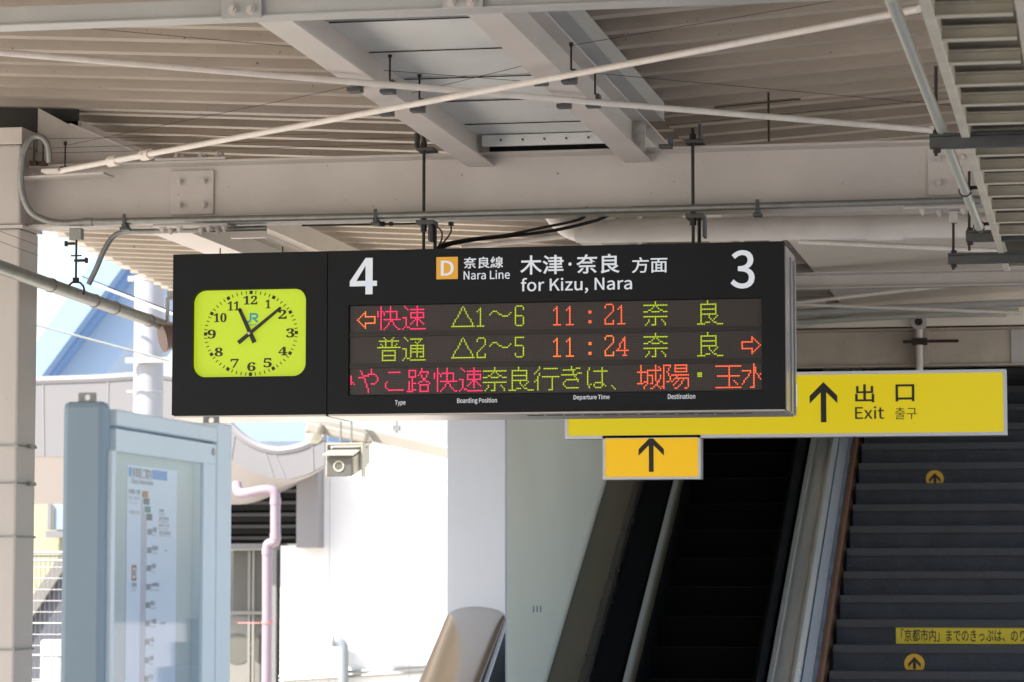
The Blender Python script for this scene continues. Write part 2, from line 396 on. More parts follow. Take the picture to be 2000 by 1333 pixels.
t = MB(); t.ibeam((-4.79, 13.1, 3.665), (-4.79, 24.2, 3.665), .22, .17, .009, .01); t.build('beam', STEEL, gC)
t = MB(); t.box(-4.72, -4.60, 13.1, 24.2, 3.667, 3.79); t.build('ledger_angle', STEEL, gC)
t = MB(); t.box(-4.6, -4.4, 15.6, 15.63, 3.52, 3.72); t.build('end_cleat', STEEL, gC)
# gutter
gut = thing('roof_gutter', (-2.27, 9, 3.6), 'pale grey-blue box gutter panels between the two long girders', 'gutter')
zg = 3.622
seams = [at(760, y, Z=zg).y for y in (37.5, 99, 154, 200, 246)]
pm = None
ys = [7.9, 8.6, 9.2] + seams
for i in range(len(ys)):
    ya = ys[i] + .006; yb_ = (ys[i + 1] - .006) if i + 1 < len(ys) else 12.83
    dz = random.uniform(-.002, .003)
    MB().box(AX1 - .06, BX0 + .06, ya, yb_, zg + dz, zg + .012 + dz).build('panel', GUTTER, gut, bevel=.003)
sl_m = MB()
for y in ys[1:]: sl_m.box(AX1 - .04, BX0 + .04, y - .003, y + .004, zg - .0075, zg - .0035)
sl_m.build('seam_strip', BLACKPAINT, gut, kind='stuff')
MB().box(AX1 - .03, BX0 + .03, 12.80, 12.83, 3.568, zg - .004).build('end_plate', GUTTER, gut, bevel=.003)
MB().box(AX1 - .1, BX0 + .03, 13.12, 13.14, 3.555, 3.90).build('end_wall', BLACKPAINT, gut)  # black sheet added to stand in for the shaded gap at the gutter end
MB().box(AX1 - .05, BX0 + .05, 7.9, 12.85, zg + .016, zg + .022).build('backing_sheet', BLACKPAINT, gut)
scr = MB()
for i in range(6):
    x = AX1 + .06 + i * .1; scr.cyl((x, 12.785, zg - .03), (x, 12.80, zg - .03), .005, 6)
scr.build('screw_row', DARKGALV, gut, kind='stuff')
# corrugated roof sheets
PIT = .318
RX = 1.4                                     # right edge of the roof
xe = lambda y: -7.5 if y <= 13.0 else -6.75 - (y - 18.4) * .125      # left roof edge; widened unseen to shade the column, skewed beyond the main beam
def deck(x0, x1, zx, y0, y1):
    """ribbed sheet: ribs run across the platform, zx(x) is the underside height"""
    prof = [(0, .082), (.178, .082), (.184, 0), (.258, 0), (.298, .082)]
    pts = []; y = y0; k = 0
    while y < y1:
        for a, z in prof: pts.append((y + a, z))
        y += PIT
    mb = MB(); nx = 3; n = len(pts); vv = []
    X0 = (lambda y: x0) if x0 > -6 else xe
    for t_ in (0, .0035):
        for i in range(nx + 1):
            for p in pts:
                x = X0(p[0]) + (x1 - X0(p[0])) * i / nx; vv.append((x, p[0], zx(x) + p[1] + t_))
    fs = []; T = (nx + 1) * n
    for i in range(nx):
        for j in range(n - 1):
            a = i * n + j; fs += [(a, a + n, a + n + 1, a + 1), (T + a, T + a + 1, T + a + n + 1, T + a + n)]
    for j in range(n - 1):
        fs += [(j, j + 1, T + j + 1, T + j), (nx * n + j, T + nx * n + j, T + nx * n + j + 1, nx * n + j + 1)]
    mb.add(vv, fs); return mb
ZV = 3.735
zl = lambda x: ZV + .058 * (AX0 - x)
zr = lambda x: ZV + .012 + .064 * (x - BX1)
roof = thing('canopy_roof', (-2.3, 4.5, 3.7), 'cream corrugated butterfly roof sheets overhead, sloping to a middle gutter', 'roof')
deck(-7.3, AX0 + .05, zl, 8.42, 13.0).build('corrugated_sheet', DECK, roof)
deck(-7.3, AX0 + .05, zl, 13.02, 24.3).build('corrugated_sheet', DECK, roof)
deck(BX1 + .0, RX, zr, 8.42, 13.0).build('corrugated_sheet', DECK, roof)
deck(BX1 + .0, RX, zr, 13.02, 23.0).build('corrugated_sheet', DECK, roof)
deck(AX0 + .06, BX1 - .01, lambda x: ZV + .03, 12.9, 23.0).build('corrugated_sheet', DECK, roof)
# opaque top, extended unseen behind the camera to cut light from the front
tp = MB(); TY = 63.5
for ya, yb_ in ((-40, 13.0), (13.001, 24.4)):
    q = [(xe(y) + .02, y, zl(xe(y)) + k) for k in (.12, .145) for y in (ya, yb_)]; r2 = [(AX0, y, zl(AX0) + k) for k in (.12, .145) for y in (ya, yb_)]
    tp.add(q + r2, [(0, 4, 5, 1), (2, 3, 7, 6), (0, 2, 6, 4), (1, 5, 7, 3), (0, 1, 3, 2), (4, 6, 7, 5)])
tp.prism([(BX1, -40, zr(BX1) + .120), (RX, -40, zr(RX) + .120), (RX, -40, zr(RX) + .145), (BX1, -40, zr(BX1) + .145)], (0, TY, 0))
tp.prism([(AX0 - .2, -40, 3.90), (BX1 + .2, -40, 3.90), (BX1 + .2, -40, 3.93), (AX0 - .2, -40, 3.93)], (0, TY, 0))
tp.build('top_sheet', DECK, roof)
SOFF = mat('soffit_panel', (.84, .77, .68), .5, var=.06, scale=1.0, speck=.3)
y = 16.95; k = 0
while y < 22.3:
    y2 = min(y + 1.12, 22.45)
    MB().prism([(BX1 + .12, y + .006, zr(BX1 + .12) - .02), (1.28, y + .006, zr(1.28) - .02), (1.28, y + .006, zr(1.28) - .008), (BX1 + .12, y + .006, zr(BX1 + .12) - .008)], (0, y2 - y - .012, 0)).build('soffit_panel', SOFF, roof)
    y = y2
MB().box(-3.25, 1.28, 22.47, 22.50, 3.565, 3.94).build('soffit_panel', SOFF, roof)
# rust stain patch on one rib (flashing sliver)
a, c = at(1395, 192, Z=zr(-1.0)), at(1562, 178, Z=zr(-.8))
MB().bar((a.x, a.y, zr(a.x) - .006), (c.x, a.y, zr(c.x) - .006), .02, .003).build('flashing_strip', RUST, roof)

# column at the left edge
pc = thing('steel_column', (-4.97, 12.92, 0), 'cream steel column at the left edge of the picture with grey straps', 'column')
MB().box(-5.15, -4.79, 12.80, 13.05, 0, 3.245).box(-4.99, -4.79, 12.80, 13.05, 3.262, 3.64).build('shaft', COLUMN, pc, bevel=.012)
MB().box(-5.17, -4.775, 12.79, 13.06, 3.246, 3.261).build('cap_plate', STEEL, pc)
MB().box(-4.995, -4.785, 12.795, 13.055, 3.641, 3.72).build('saddle_plate', STEEL, pc, bevel=.003)
for yy in (872, 945, 1049, 1268):
    z = at(50, yy, X=-4.79).z
    s_ = MB()
    for q in ((-5.155, -4.786, 12.795, 12.799), (-5.155, -4.786, 13.051, 13.055)): s_.box(*q, z - .005, z + .005)
    for q in ((-4.789, -4.785, 12.799, 13.051), (-5.155, -5.151, 12.799, 13.051)): s_.box(*q, z - .005, z + .005)
    st = s_.build('strap', GALV, pc)
    if yy < 1000: MB().box(-4.785, -4.77, 12.93, 13.0, z - .009, z + .009).build('buckle', GALV, st)
# knee plates where beam meets column
kn = thing('knee_bracket', (-4.5, 12.96, 3.56), 'sloping cream knee plate rising from the main beam to the left column', 'bracket')
MB().prism([(-4.78, 12.99, 3.569), (-4.20, 12.99, 3.569), (-4.64, 12.99, 3.765), (-4.78, 12.99, 3.84)], (0, .014, 0)).build('web_plate', STEEL, kn)
MB().prism([(-4.20, 12.93, 3.571), (-4.18, 12.93, 3.571), (-4.598, 12.93, 3.754), (-4.602, 12.93, 3.747)], (0, .055, 0)).build('flange', STEEL, kn)
MB().box(-6.0, -4.62, 13.10, 13.12, 3.57, 3.90).build('gap_shade_sheet', BLACKPAINT, kn)  # black sheet added behind the knee, its colour standing in for a shaded gap
# left neighbour pieces beyond the column
t = MB(); t.ibeam((-5.9, YM, 3.552), (-5.16, YM, 3.552), .15, .293, .011, .009)
tag(t.build('steel_beam', STEEL), 'stub of cross beam left of the cream column at the picture edge', 'beam', 'canopy cross beams')

# bracing rods under the girders
def brace(name, pa, pb, z, lab, buckle=None):
    a, c = at(*pa, Z=z), at(*pb, Z=z); d = (c - a).normalized()
    r_ = thing(name, a, lab, 'rod', 'crossing brace rods')
    MB().cyl(a - d * .0, c, .0125, 12).build('rod', ROD, r_, smooth=True)
    if buckle:
        p, q = at(*buckle[0], Z=z), at(*buckle[1], Z=z); s_ = Vector((-d.y, d.x, 0)) * .019
        tb = MB(); tb.cyl(p + s_, q + s_, .008, 8); tb.cyl(p - s_, q - s_, .008, 8); tb.cyl(p - d * .03, p + d * .03, .024, 10); tb.cyl(q - d * .03, q + d * .03, .024, 10)
        tb.build('turnbuckle', ROD, r_, smooth=True)
    e = MB(); e.box(c.x - .03, c.x + .04, c.y - .03, c.y + .03, z - .016, z + .016) if pb[0] > 1795 else e.box(a.x - .08, a.x + .0, a.y - .03, a.y + .04, z - .008, z + .006)
    e.build('end_fitting', ROD, r_)
    return a, c
brace('brace_rod', (-90, 95), (1830, 256), 3.468, 'thin white brace rod falling from upper left to the right end of the main beam')
brace('brace_rod', (118, 334), (1795, 18), 3.442, 'thin white brace rod with turnbuckle, rising from left column to upper right', ((222, 315), (286, 303)))
# small clamps with pins where the rods pass the girders
def clamp_part(root, px, z, side):
    p = at(*px, Z=z); m = MB()
    m.box(p.x - .02, p.x + .035, p.y - .028, p.y + .028, z - .012, z + .004); m.box(p.x + .02, p.x + .036, p.y - .028, p.y + .028, z + .005, z + .04)
    o = m.build('beam_clamp', DARKGALV, root, bevel=.003)
    if side: MB().cyl((p.x + .015, p.y, z + .04), (p.x + .015, p.y, z + .13), .004, 6).tube([(p.x + .015, p.y, z + .13), (p.x + .015, p.y, z + .145)], .008, 8).build('pin', RUST, o)
for g, px, s_ in ((gA, (754, 178), 1), (gA, (690, 175), 0), (gA, (812, 214), 1), (gA, (752, 221), 0), (gB, (1108, 158), 1), (gB, (1052, 161), 0), (gB, (1155, 205), 1), (gB, (1098, 206), 0), (gB, (1297, 285), 0)):
    clamp_part(g, px, ZF - .012, s_)
a = at(85, 330, Y=12.86)
gu = MB().prism([(-4.785, 12.80, 3.478), (-4.36, 12.72, 3.478), (-4.36, 12.87, 3.478), (-4.785, 12.87, 3.478)], (0, 0, .01))
tag(gu.build('gusset_plate', STEEL), 'flat gusset plate at the foot of the turnbuckle rod beside the left column', 'plate')
# bird wire pins
for i, (px, l) in enumerate((((66, 315), .10), ((84, 316), .09), ((127, 326), .10))):
    p = at(*px, Y=12.84); MBp = MB(); MBp.cyl(p, p + Vector((0, 0, l)), .004, 6); MBp.tube([p + Vector((0, 0, l)), p + Vector((0, 0, l + .018))], .0085, 8)
    MBp.box(p.x - .018, p.x + .018, p.y - .015, p.y + .015, p.z - .02, p.z)
    tag(MBp.build('wire_pin', RUST), ('left', 'middle', 'right')[i] + ' one of three little dark wire pins beside the left column', 'pin', 'bird wire pins')
# thin bird wires
wires = [((127, 285), (690, 168), 12.7, 10.9), ((66, 272), (640, 262), 12.8, 12.85), ((84, 290), (830, 268), 12.8, 12.85), ((66, 300), (815, 282), 12.8, 12.85), ((0, 40), (575, 92), 9.9, 10.4), ((1110, 90), (1700, -10), 10.9, 9.2), ((750, 138), (1100, 165), 10.8, 10.9), ((805, 182), (1025, 128), 11.2, 10.7), ((1155, 143), (1900, 210), 11.0, 11.4), ((1300, 245), (1880, 190), 12.8, 12.8), ((0, 452), (75, 480), 12.7, 12.75), ((0, 472), (75, 500), 12.7, 12.75), ((1560, 500), (1995, 470), 20.5, 20.5), ((1560, 517), (1995, 490), 21, 21), ((1560, 575), (1995, 545), 22, 22)]
wm = MB()
for pa, pb, ya, yb_ in wires: wm.cyl(at(*pa, Y=ya), at(*pb, Y=yb_), .0011, 4)
tag(wm.build('bird_wire', RUST), 'hair-thin dark bird wires strung across the canopy underside', 'wire'); 
for o in list(COL.objects):
    if o.name == 'bird_wire': o['kind'] = 'stuff'

# ------------------------------------------------------------------ conduits on the main beam
YC = 12.84
def conduit(name, pts, r, m, lab, cat='conduit', group=None, n=12):
    root = thing(name, pts[0], lab, cat, group)
    MB().tube(pts, r, n).build('pipe', m, root, smooth=True); return root
loop = [at(*q, Y=y) for q, y in (((96, 318), 12.82), ((93, 285), 12.80), ((80, 268), 12.78), ((62, 270), 12.77), ((47, 295), 12.76), ((41, 335), 12.76), ((43, 375), 12.77), ((58, 412), 12.79), ((85, 429), 12.81), ((120, 436), 12.83), ((165, 434), YC))]
line = bez(loop, 5) + [at(x, y, Y=YC) for x, y in ((700, 423), (1300, 408), (1893, 391))]
cd = conduit('conduit_pipe', line, .0155, GALV, 'long grey conduit along the foot of the main beam, looping up at the left column')
for px in ((172, 434), (1905, 391)):
    p = at(*px, Y=YC); MB().cyl(p - Vector((.022, 0, 0)), p + Vector((.022, 0, 0)), .02, 12).build('coupling', GALV, cd, smooth=True)
for px in ((245, 432), (735, 422), (1480, 404)):
    p = at(*px, Y=YC); m = MB()
    m.box(p.x - .012, p.x + .012, YC - .024, YC + .03, p.z - .03, p.z - .0165); m.box(p.x - .02, p.x + .02, YC - .026, YC + .035, p.z - .045, p.z - .031); m.box(p.x - .008, p.x + .008, YC - .022, YC - .0165, p.z - .016, p.z + .03)
    m.build('pipe_clamp', DARKGALV, cd, bevel=.002)
# small downward conduit
pts = bez([at(*q, Y=12.98) for q in ((520, 446), (300, 452), (250, 453), (222, 462), (203, 490), (188, 525), (173, 556))], 5)
conduit('conduit_pipe', pts, .013, GALV, 'short grey conduit bending down below the main beam at left', group='grey conduits')
# lower left conduit hung from a rod
zc = 2.955
a, c = at(-40, 508, Z=zc), at(420, 672, Z=zc)
lc = conduit('conduit_pipe', [a, c], .031, GALV, 'fat galvanised conduit passing in front of the left column towards the board', group='grey conduits')
d = (c - a).normalized()
for px in (72, 150, 190, 262, 318):
    p = a + (c - a) * ((px + 40) / 460); MB().cyl(p - d * .012, p + d * .012, .0345, 12).build('coupling', GALV, lc, smooth=True)
p = at(148, 568, Z=zc)
hr = thing('hanger_rod', (p.x, p.y, zc), 'dark threaded hanger rod with wing clips holding the fat conduit below the main beam', 'hanger')
MB().cyl((p.x, p.y, zc + .04), (p.x, p.y, 3.2), .0055, 8).build('rod', RUST, hr, smooth=True)
MB().box(p.x - .03, p.x + .03, p.y - .02, p.y + .02, 3.19, 3.245).build('beam_clip', GALV, hr, bevel=.003)
t = MB(); t.tube([(p.x + .042 * math.cos(k), p.y, zc + .042 * math.sin(k)) for k in [i * .5 for i in range(-1, 8)]], .005, 6); t.box(p.x - .012, p.x + .012, p.y - .012, p.y + .012, zc + .035, zc + .06); t.build('clevis', RUST, hr)
for dz, sx in ((.22, -1), (.14, 1)):
    MB().box(p.x - .008, p.x + sx * .045, p.y - .006, p.y + .006, zc + dz - .006, zc + dz + .006).box(p.x + sx * .045, p.x + sx * .055, p.y - .01, p.y + .01, zc + dz - .012, zc + dz + .012).box(p.x - .025, p.x + .025, p.y - .004, p.y + .004, zc + dz + .02, zc + dz + .026).build('wing_clip', RUST, hr)
# horn speaker hidden behind the clock
hs = thing('horn_speaker', at(345, 660, Y=14.6), 'brown horn loudspeaker peeping out left of the clock', 'loudspeaker')
t = MB(); c0 = at(348, 655, Y=14.6); t.tube([c0 + Vector((-.07, -.05, -.02)), c0 + Vector((0, 0, 0)), c0 + Vector((.05, .05, .01))], [.075, .055, .04], 14); t.build('horn', BROWNHORN, hs, smooth=True)
t = MB(); q = at(323, 630, Y=14.6); t.box(q.x, q.x + .012, 14.6, 14.63, q.z, q.z + .13); t.box(q.x + .0121, q.x + .09, 14.6, 14.63, q.z + .118, q.z + .13); t.box(q.x + .01, q.x + .1, 14.59, 14.64, q.z + .131, q.z + .165); t.build('bracket', GREYSTEEL, hs)

# ------------------------------------------------------------------ drain pipe behind the main beam
YP = 14.1
dp = thing('drain_pipe', at(1500, 450, Y=YP), 'thick white drain pipe behind the main beam, right above the departure board', 'pipe')
pts = bez([at(1078, 405, Y=YP + .1), at(1098, 432, Y=YP + .05), at(1130, 450, Y=YP), at(1180, 452, Y=YP)], 6) + [at(1500, 447, Y=YP), at(1990, 440, Y=YP)]
MB().tube(pts, .058, 20).build('pipe', PVC, dp, smooth=True)
for x, wd in ((1152, .03), (1515, .03), (1728, .085), (1130, .012)):
    p = at(x, 450 - (x - 1180) * .0085, Y=YP); MB().cyl(p - Vector((wd, 0, 0)), p + Vector((wd, 0, 0)), .0625, 20).build('collar', PVC, dp, smooth=True)
# thin sloping rods behind it
for pa, pb, y, lab in (((1560, 472), (1990, 492), 15.6, 'thin white rod right of the departure board, under the drain pipe'), ((1480, 600), (1995, 543), 21.2, 'white brace rod right of the board, rising towards the cable tray'), ((1480, 592), (1998, 612), 21.4, 'white brace rod right of the board, sinking above the exit sign'), ((900, 484), (1105, 462), 15.4, 'short white rod seen just above the departure board')):
    a, c = at(*pa, Y=y), at(*pb, Y=y + .3); tag(MB().cyl(a, c, .0135, 10).build('brace_rod', ROD, smooth=True), lab, 'rod', 'crossing brace rods')
# ------------------------------------------------------------------ right-hand cable tray
ZT = 3.05
TX0, TX1 = -.372, -.135
ct = thing('cable_tray', (-.25, 6, ZT), 'cream ladder cable tray with mesh panels at the upper right corner', 'cable tray')
def trayx(y): return .009 * (y - 7.2)
for x, m in ((TX0, TRAY), (TX1, TRAY)):
    t = MB(); t.prism([(x, 6.2, ZT), (x + .028, 6.2, ZT), (x + .028, 6.2, ZT + .085), (x, 6.2, ZT + .085)], (.009 * 7.5, 7.5, 0)); t.build('side_rail', m, ct, bevel=.002)
ry = [at(1860, y, Z=ZT).y for y in (-12, 34, 81, 127, 170, 209, 246, 279, 308, 337, 363, 388, 414, 439, 463)] + [13.55]
rung = MB(); L_ = TX1 - TX0 - .03
rung.box(0, L_, 0, .035, 0, .003); rung.box(0, L_, .032, .035, .0035, .038); rung.box(0, L_, 0, .032, .035, .038)
RUNG = rung.mesh('rung', Vector((0, 0, 0))); RUNG.materials.append(TRAY)
for y in ry: inst('rung', RUNG, ct, (TX0 + .029 + trayx(y), y, ZT + .004))
mm = MB()
yy = 6.3
zt_ = ZT + .055
n = 0
while yy < 13.5:
    x0, x1 = TX0 + .03 + trayx(yy), TX1 - .002 + trayx(yy)
    for sgn in (1, -1):
        ya, yb_ = (yy, yy + .12) if sgn > 0 else (yy + .12, yy)
        mm.bar((x0, ya, zt_ + (.003 if sgn > 0 else 0)), (x1, yb_, zt_ + (.003 if sgn > 0 else 0)), .0034, .0034)
    yy += .021
mm.build('mesh_panel', MESHM, ct, kind='stuff')
# cables lying in the tray, dark above the mesh
cb = MB()
for i in range(4): cb.tube([(TX0 + .06 + i * .045, 6.2, zt_ + .034), (TX0 + .06 + i * .045 + .03, 10, zt_ + .03), (TX0 + .06 + i * .045 + .065, 13.6, zt_ + .034)], .016, 8)
cbl = tag(cb.build('cable_bundle', DARKGALV, smooth=True), 'dark cables lying in the ladder cable tray', 'cables')
# second rail right of the tray
t = MB(); a, c = at(1990, -30, Z=3.12), at(2035, 150, Z=3.12)
t.prism([(-.10, 6.2, 3.08), (-.07, 6.2, 3.08), (-.07, 6.2, 3.15), (-.10, 6.2, 3.15)], (.06, 5, 0)); 
tag(t.build('steel_channel', ROD), 'pale steel channel running beside the cable tray at the top right', 'channel', 'tray supports')
# support channels with rods
for i, (pa, yb, w_, lab, rods) in enumerate((((1815, 275), 9.55, 27, 'upper dark support channel under the cable tray', ((1828, 130, 305),)), ((1886, 461), 12.55, 22, 'middle dark support channel under the cable tray', ((1893, 335, 490),)), ((1851, 505), 12.95, 22, 'lowest dark support channel under the end of the cable tray', ((1862, 412, 527),)))):
    p = at(*pa, Y=yb); root = thing('support_channel', (p.x, p.y, p.z - .03), lab, 'bracket', 'tray supports')
    h_ = .024
    MB().box(p.x, p.x + .55, yb, yb + .045, p.z - h_, p.z + h_ * .55).box(p.x, p.x + .55, yb + .002, yb + .043, p.z + h_ * .56, p.z + h_).build('channel', DARKGALV, root, bevel=.003)
    for x, y0, y1 in rods:
        a, c = at(x, y0, Y=yb + .022), at(x, y1, Y=yb + .022)
        MB().cyl(a, c, .006, 8).build('threaded_rod', RUST, root, smooth=True)
        for z in (p.z + h_ + .006, p.z - h_ - .008): MB().cyl((a.x, yb + .022, z - .006), (a.x, yb + .022, z + .007), .013, 6).build('nut', RUST, root)
    if i == 2: MB().box(a.x - .018, a.x + .018, yb, yb + .05, 3.19, 3.243).build('beam_clip', STEEL, root, bevel=.002)
# diagonal PVC pipe beside the tray
a, c = at(1738, -8, Z=3.1), at(1914, 447, Z=3.06)
pp = thing('pvc_pipe', a, 'pale grey-green pipe running beside the cable tray at the upper right', 'pipe')
mid = [a + (c - a) * k for k in (0, .48, .5, .72, 1)]
MB().tube([a, a.lerp(c, .5), c], .0175, 14).build('pipe', PVCGREY, pp, smooth=True)
d = (c - a).normalized()
for k, r_, l in ((.5, .0195, .06), (.82, .0195, .05)): p = a.lerp(c, k); MB().cyl(p - d * l, p + d * l, r_, 14).build('coupling', PVCGREY, pp, smooth=True)
for k in (.76, .985):
    p = a.lerp(c, k); t = MB(); s_ = d.cross(Vector((0, 0, 1))).normalized(); u_ = s_.cross(d)
    t.tube([p + (s_ * math.cos(i * .5) + u_ * math.sin(i * .5)) * .023 for i in range(13)], .003, 6); t.box(p.x + .02, p.x + .05, p.y - .008, p.y + .008, p.z + .004, p.z + .016); t.build('pipe_clip', RUST, pp)
# thin hanger rod in the right bay
p0, p1 = at(1502, 186, Y=12.75), at(1502, 277, Y=12.87)
tag(MB().cyl((p1.x, 12.86, 3.56), (p1.x, 12.86, zr(p1.x)), .005, 8).build('hanger_rod', RUST, smooth=True), 'single thin dark rod between roof and main beam, right of the gutter', 'hanger')

# ================================================================== DEPARTURE BOARD
YB0, YB1 = 12.72, 13.17                       # front and back of the board
bx0, bx1, bz0, bz1 = -3.293, -1.232, 2.362, 3.097
db = thing('departure_board', ((bx0 + bx1) / 2, 12.94, bz0), 'wide black departure board with three rows of red and green LED text', 'departure board')
LX0, LX1 = -3.189, -1.336
PITCHL = (LX1 - LX0) / 256
RH = 16 * PITCHL
rows = []
for (yt, yb_) in ((599.4, 648.8), (660.2, 709.3), (720.8, 771.0)):
    zt, zb = at(684, yt, Y=YB0).z, at(684, yb_, Y=YB0).z; zm = (zt + zb) / 2; rows.append((zm + RH / 2, zm - RH / 2))
FT = .022
m = MB(); m.box(bx0, bx1, YB0 + FT + .012, YB1, bz0, bz1)                           # body
m.build('cabinet', BOARD, db, bevel=.004)
m = MB(); wz0, wz1 = rows[2][1] - .006, rows[0][0] + .006; wx0, wx1 = LX0 - .008, LX1 + .004
m.box(bx0, bx1, YB0, YB0 + FT, wz1, bz1); m.box(bx0, bx1, YB0, YB0 + FT, bz0, wz0); m.box(bx0, wx0, YB0, YB0 + FT, wz0, wz1); m.box(wx1, bx1, YB0, YB0 + FT, wz0, wz1)
m.build('front_panel', BOARD, db)
# bottom pan, right end cover
m = MB(); m.box(bx0 + .002, bx1 - .002, YB0 + .012, YB1 - .01, bz0 - .012, bz0 - .001); m.build('bottom_pan', ALU, db, bevel=.003)
m = MB()
for k in range(12): m.box(bx0 + .9 + k * .085, bx0 + .97 + k * .085, YB0 + .08, YB0 + .12, bz0 - .015, bz0 - .0125)
m.build('vent_slot', DARKGALV, db, kind='stuff')
m = MB(); m.box(bx1 + .002, bx1 + .007, YB0 + .006, YB1 - .01, bz0 - .008, bz1 - .02); m.box(bx1 + .0073, bx1 + .012, YB0 + .20, YB0 + .225, bz0 - .004, bz1 - .05); m.box(bx1 + .0073, bx1 + .013, YB1 - .09, YB1 - .03, bz0 - .004, bz1 - .05)
ec = m.build('end_cover', ACRYLIC, db)
MB().box(bx1 + .0133, bx1 + .0142, YB1 - .08, YB1 - .04, bz0 + .03, bz0 + .13).build('maker_tag', PAPER, ec)
# LED panels
for i, (zt, zb) in enumerate(rows):
    p = MB().box(LX0 - .004, LX1 + .003, YB0 + .0125, YB0 + FT + .01, zb - .003, zt + .003).build('led_panel', LEDBACK, db)
    mb = MB(); vv, ff = [], []
    for c_ in range(256):
        for r_ in range(16):
            x, z, e = LX0 + (c_ + .5) * PITCHL, zt - (r_ + .5) * PITCHL, PITCHL * .27
            n = len(vv); vv += [(x - e, YB0 + .0112, z), (x, YB0 + .0112, z - e), (x + e, YB0 + .0112, z), (x, YB0 + .0112, z + e)]; ff.append((n, n + 1, n + 2, n + 3))
    mb.add(vv, ff); mb.build('unlit_dots', LEDOFF, p, kind='stuff')
for a_, b_ in ((0, 1), (1, 2)):
    MB().box(LX0 - .004, LX1 + .003, YB0 + .006, YB0 + FT + .01, rows[b_][0] + .0035, rows[a_][1] - .0035).build('divider', LEDGAP, db)
G = {
 'kai': '1316 303e 4343 5455 9098 63d3 d3d8 58f8 9999 8a8b 7c7c 6d6d 5e5e a9a9 babb cccc dddd eefe',
 'soku': '2042 62e2 a0ac 64e4 67e7 6467 e4e7 986b b8eb 1737 373c 2d1e 4d5d 6efe',
 'fu': '5050 6166 a1a6 b0b0 22e2 3445 d4c5 16f6 48c8 4bcb 4ece 484e c8ce',
 'tsu': '2042 61d1 c2b3 93a4 65e5 656c e5ec a5ac 67e7 69e9 ccec 1737 373c 2d1e 4d5d 6efe',
 'tri': '710d 71ed 0ded', '1': '222d 1304 0d4d', '6': '1141 020c 5253 1747 585c 1d4d', '2': '1141 0203 5254 550a 0a0d 0d5d 5b5d',
 '5': '0151 0106 1646 575c 1d4d 0b0c', '4': '525d 4319 0a7a 4d6d', 'til': '0624 2444 5587 97b7 b7d5', ':': '6575 6676 6b7b 6c7c',
 'na': '7071 02e2 6354 4535 0626 8394 a5b5 c6e6 5696 09e9 797e 5e7e 3b3c 2d1e bbcc ddde',
 'ra': '6061 22b2 222e b2b8 25b5 28b8 797a 8b9c adbd cefe c9ab 0e4e 5d7d',
 'iki': '3031 3104 3435 262e 1809 61e1 56f6 b6be 9ebe', 'gi': '2292 7071 7284 15a5 85a7 b8b9 48a8 3939 2a2b 3c3c 4dbd a1c1 b4d4',
 'ha': '2122 131b 2c2d 3b3b 53d3 a1ac 6aaa 5b5c 6d9d bbcc', 'ten': '0c2e',
 'ya': '2144 1545 5474 73b3 9092 c4c4 d5d7 c8c8 99b9 5658 696b 7c7e', 'ko': '42b2 3838 292b 3c3c 4ddd',
 'ro': '1151 1555 1115 5155 353d 4959 181d 0e3e 4d5d 9091 82d2 8374 9495 d3d3 c4c5 a6b7 b6a7 9879 c8e9 8ada 8a8e dade 8ede',
 'mi': '0409 1829', 'jo': '0454 202b 0b3b 4a5a 63e3 636b 5c4e 7696 969a 8b9b b0b9 cacc dddd eeee fdfd d1e2 e6e8 d9da cbad 8e9e',
 'yo': '000e 1040 4141 3233 2424 3536 4749 2a3a 70e0 74e4 72e2 7074 e0e4 56f6 8787 78f8 695a f8fd deee 996c c9c9 babb acac 9d9d 7e8e',
 'dot': '5575 5676 5777', 'tama': '01f1 17e7 0efe 818e badc', 'mizu': '707e 5e7e 0454 550c 8284 85b9 b6a7',
 'larr': '4893 489d 9396 96f6 f6fa 9afa 9a9d', 'rarr': 'f8a3 f8ad a3a6 46a6 464a 4aaa aaad'}
def dots(g):
    S = set()
    for t in G[g].split():
        x0, y0, x1, y1 = (int(c, 16) for c in t); n = max(abs(x1 - x0), abs(y1 - y0), 1)
        for k in range(n + 1): S.add((round(x0 + (x1 - x0) * k / n), round(y0 + (y1 - y0) * k / n)))
    return S
TEXT = [
 [('larr', 0, LED_O), ('kai', 16, LED_P), ('soku', 32, LED_P), ('tri', 64, LED_G), ('1', 80, LED_G), ('til', 88, LED_G), ('6', 104, LED_G), ('1', 128, LED_R), ('1', 136, LED_R), (':', 144, LED_R), ('2', 160, LED_R), ('1', 168, LED_R), ('na', 184, LED_G), ('ra', 217, LED_G)],
 [('fu', 16, LED_G), ('tsu', 32, LED_G), ('tri', 64, LED_G), ('2', 80, LED_G), ('til', 88, LED_G), ('5', 104, LED_G), ('1', 128, LED_O), ('1', 136, LED_O), (':', 144, LED_O), ('2', 160, LED_O), ('4', 167, LED_R), ('na', 184, LED_G), ('ra', 217, LED_G), ('rarr', 240, LED_R)],
 [('mi', 0, LED_P), ('ya', 4, LED_P), ('ko', 20, LED_P), ('ro', 36, LED_P), ('kai', 52, LED_P), ('soku', 68, LED_P), ('na', 84, LED_G), ('ra', 100, LED_G), ('iki', 116, LED_G), ('gi', 132, LED_G), ('ha', 148, LED_G), ('ten', 164, LED_G), ('jo', 180, LED_R), ('yo', 196, LED_R), ('dot', 212, LED_G), ('tama', 228, LED_R), ('mizu', 244, LED_R)]]
panels = [o for o in COL.objects if o.name.startswith('led_panel')]
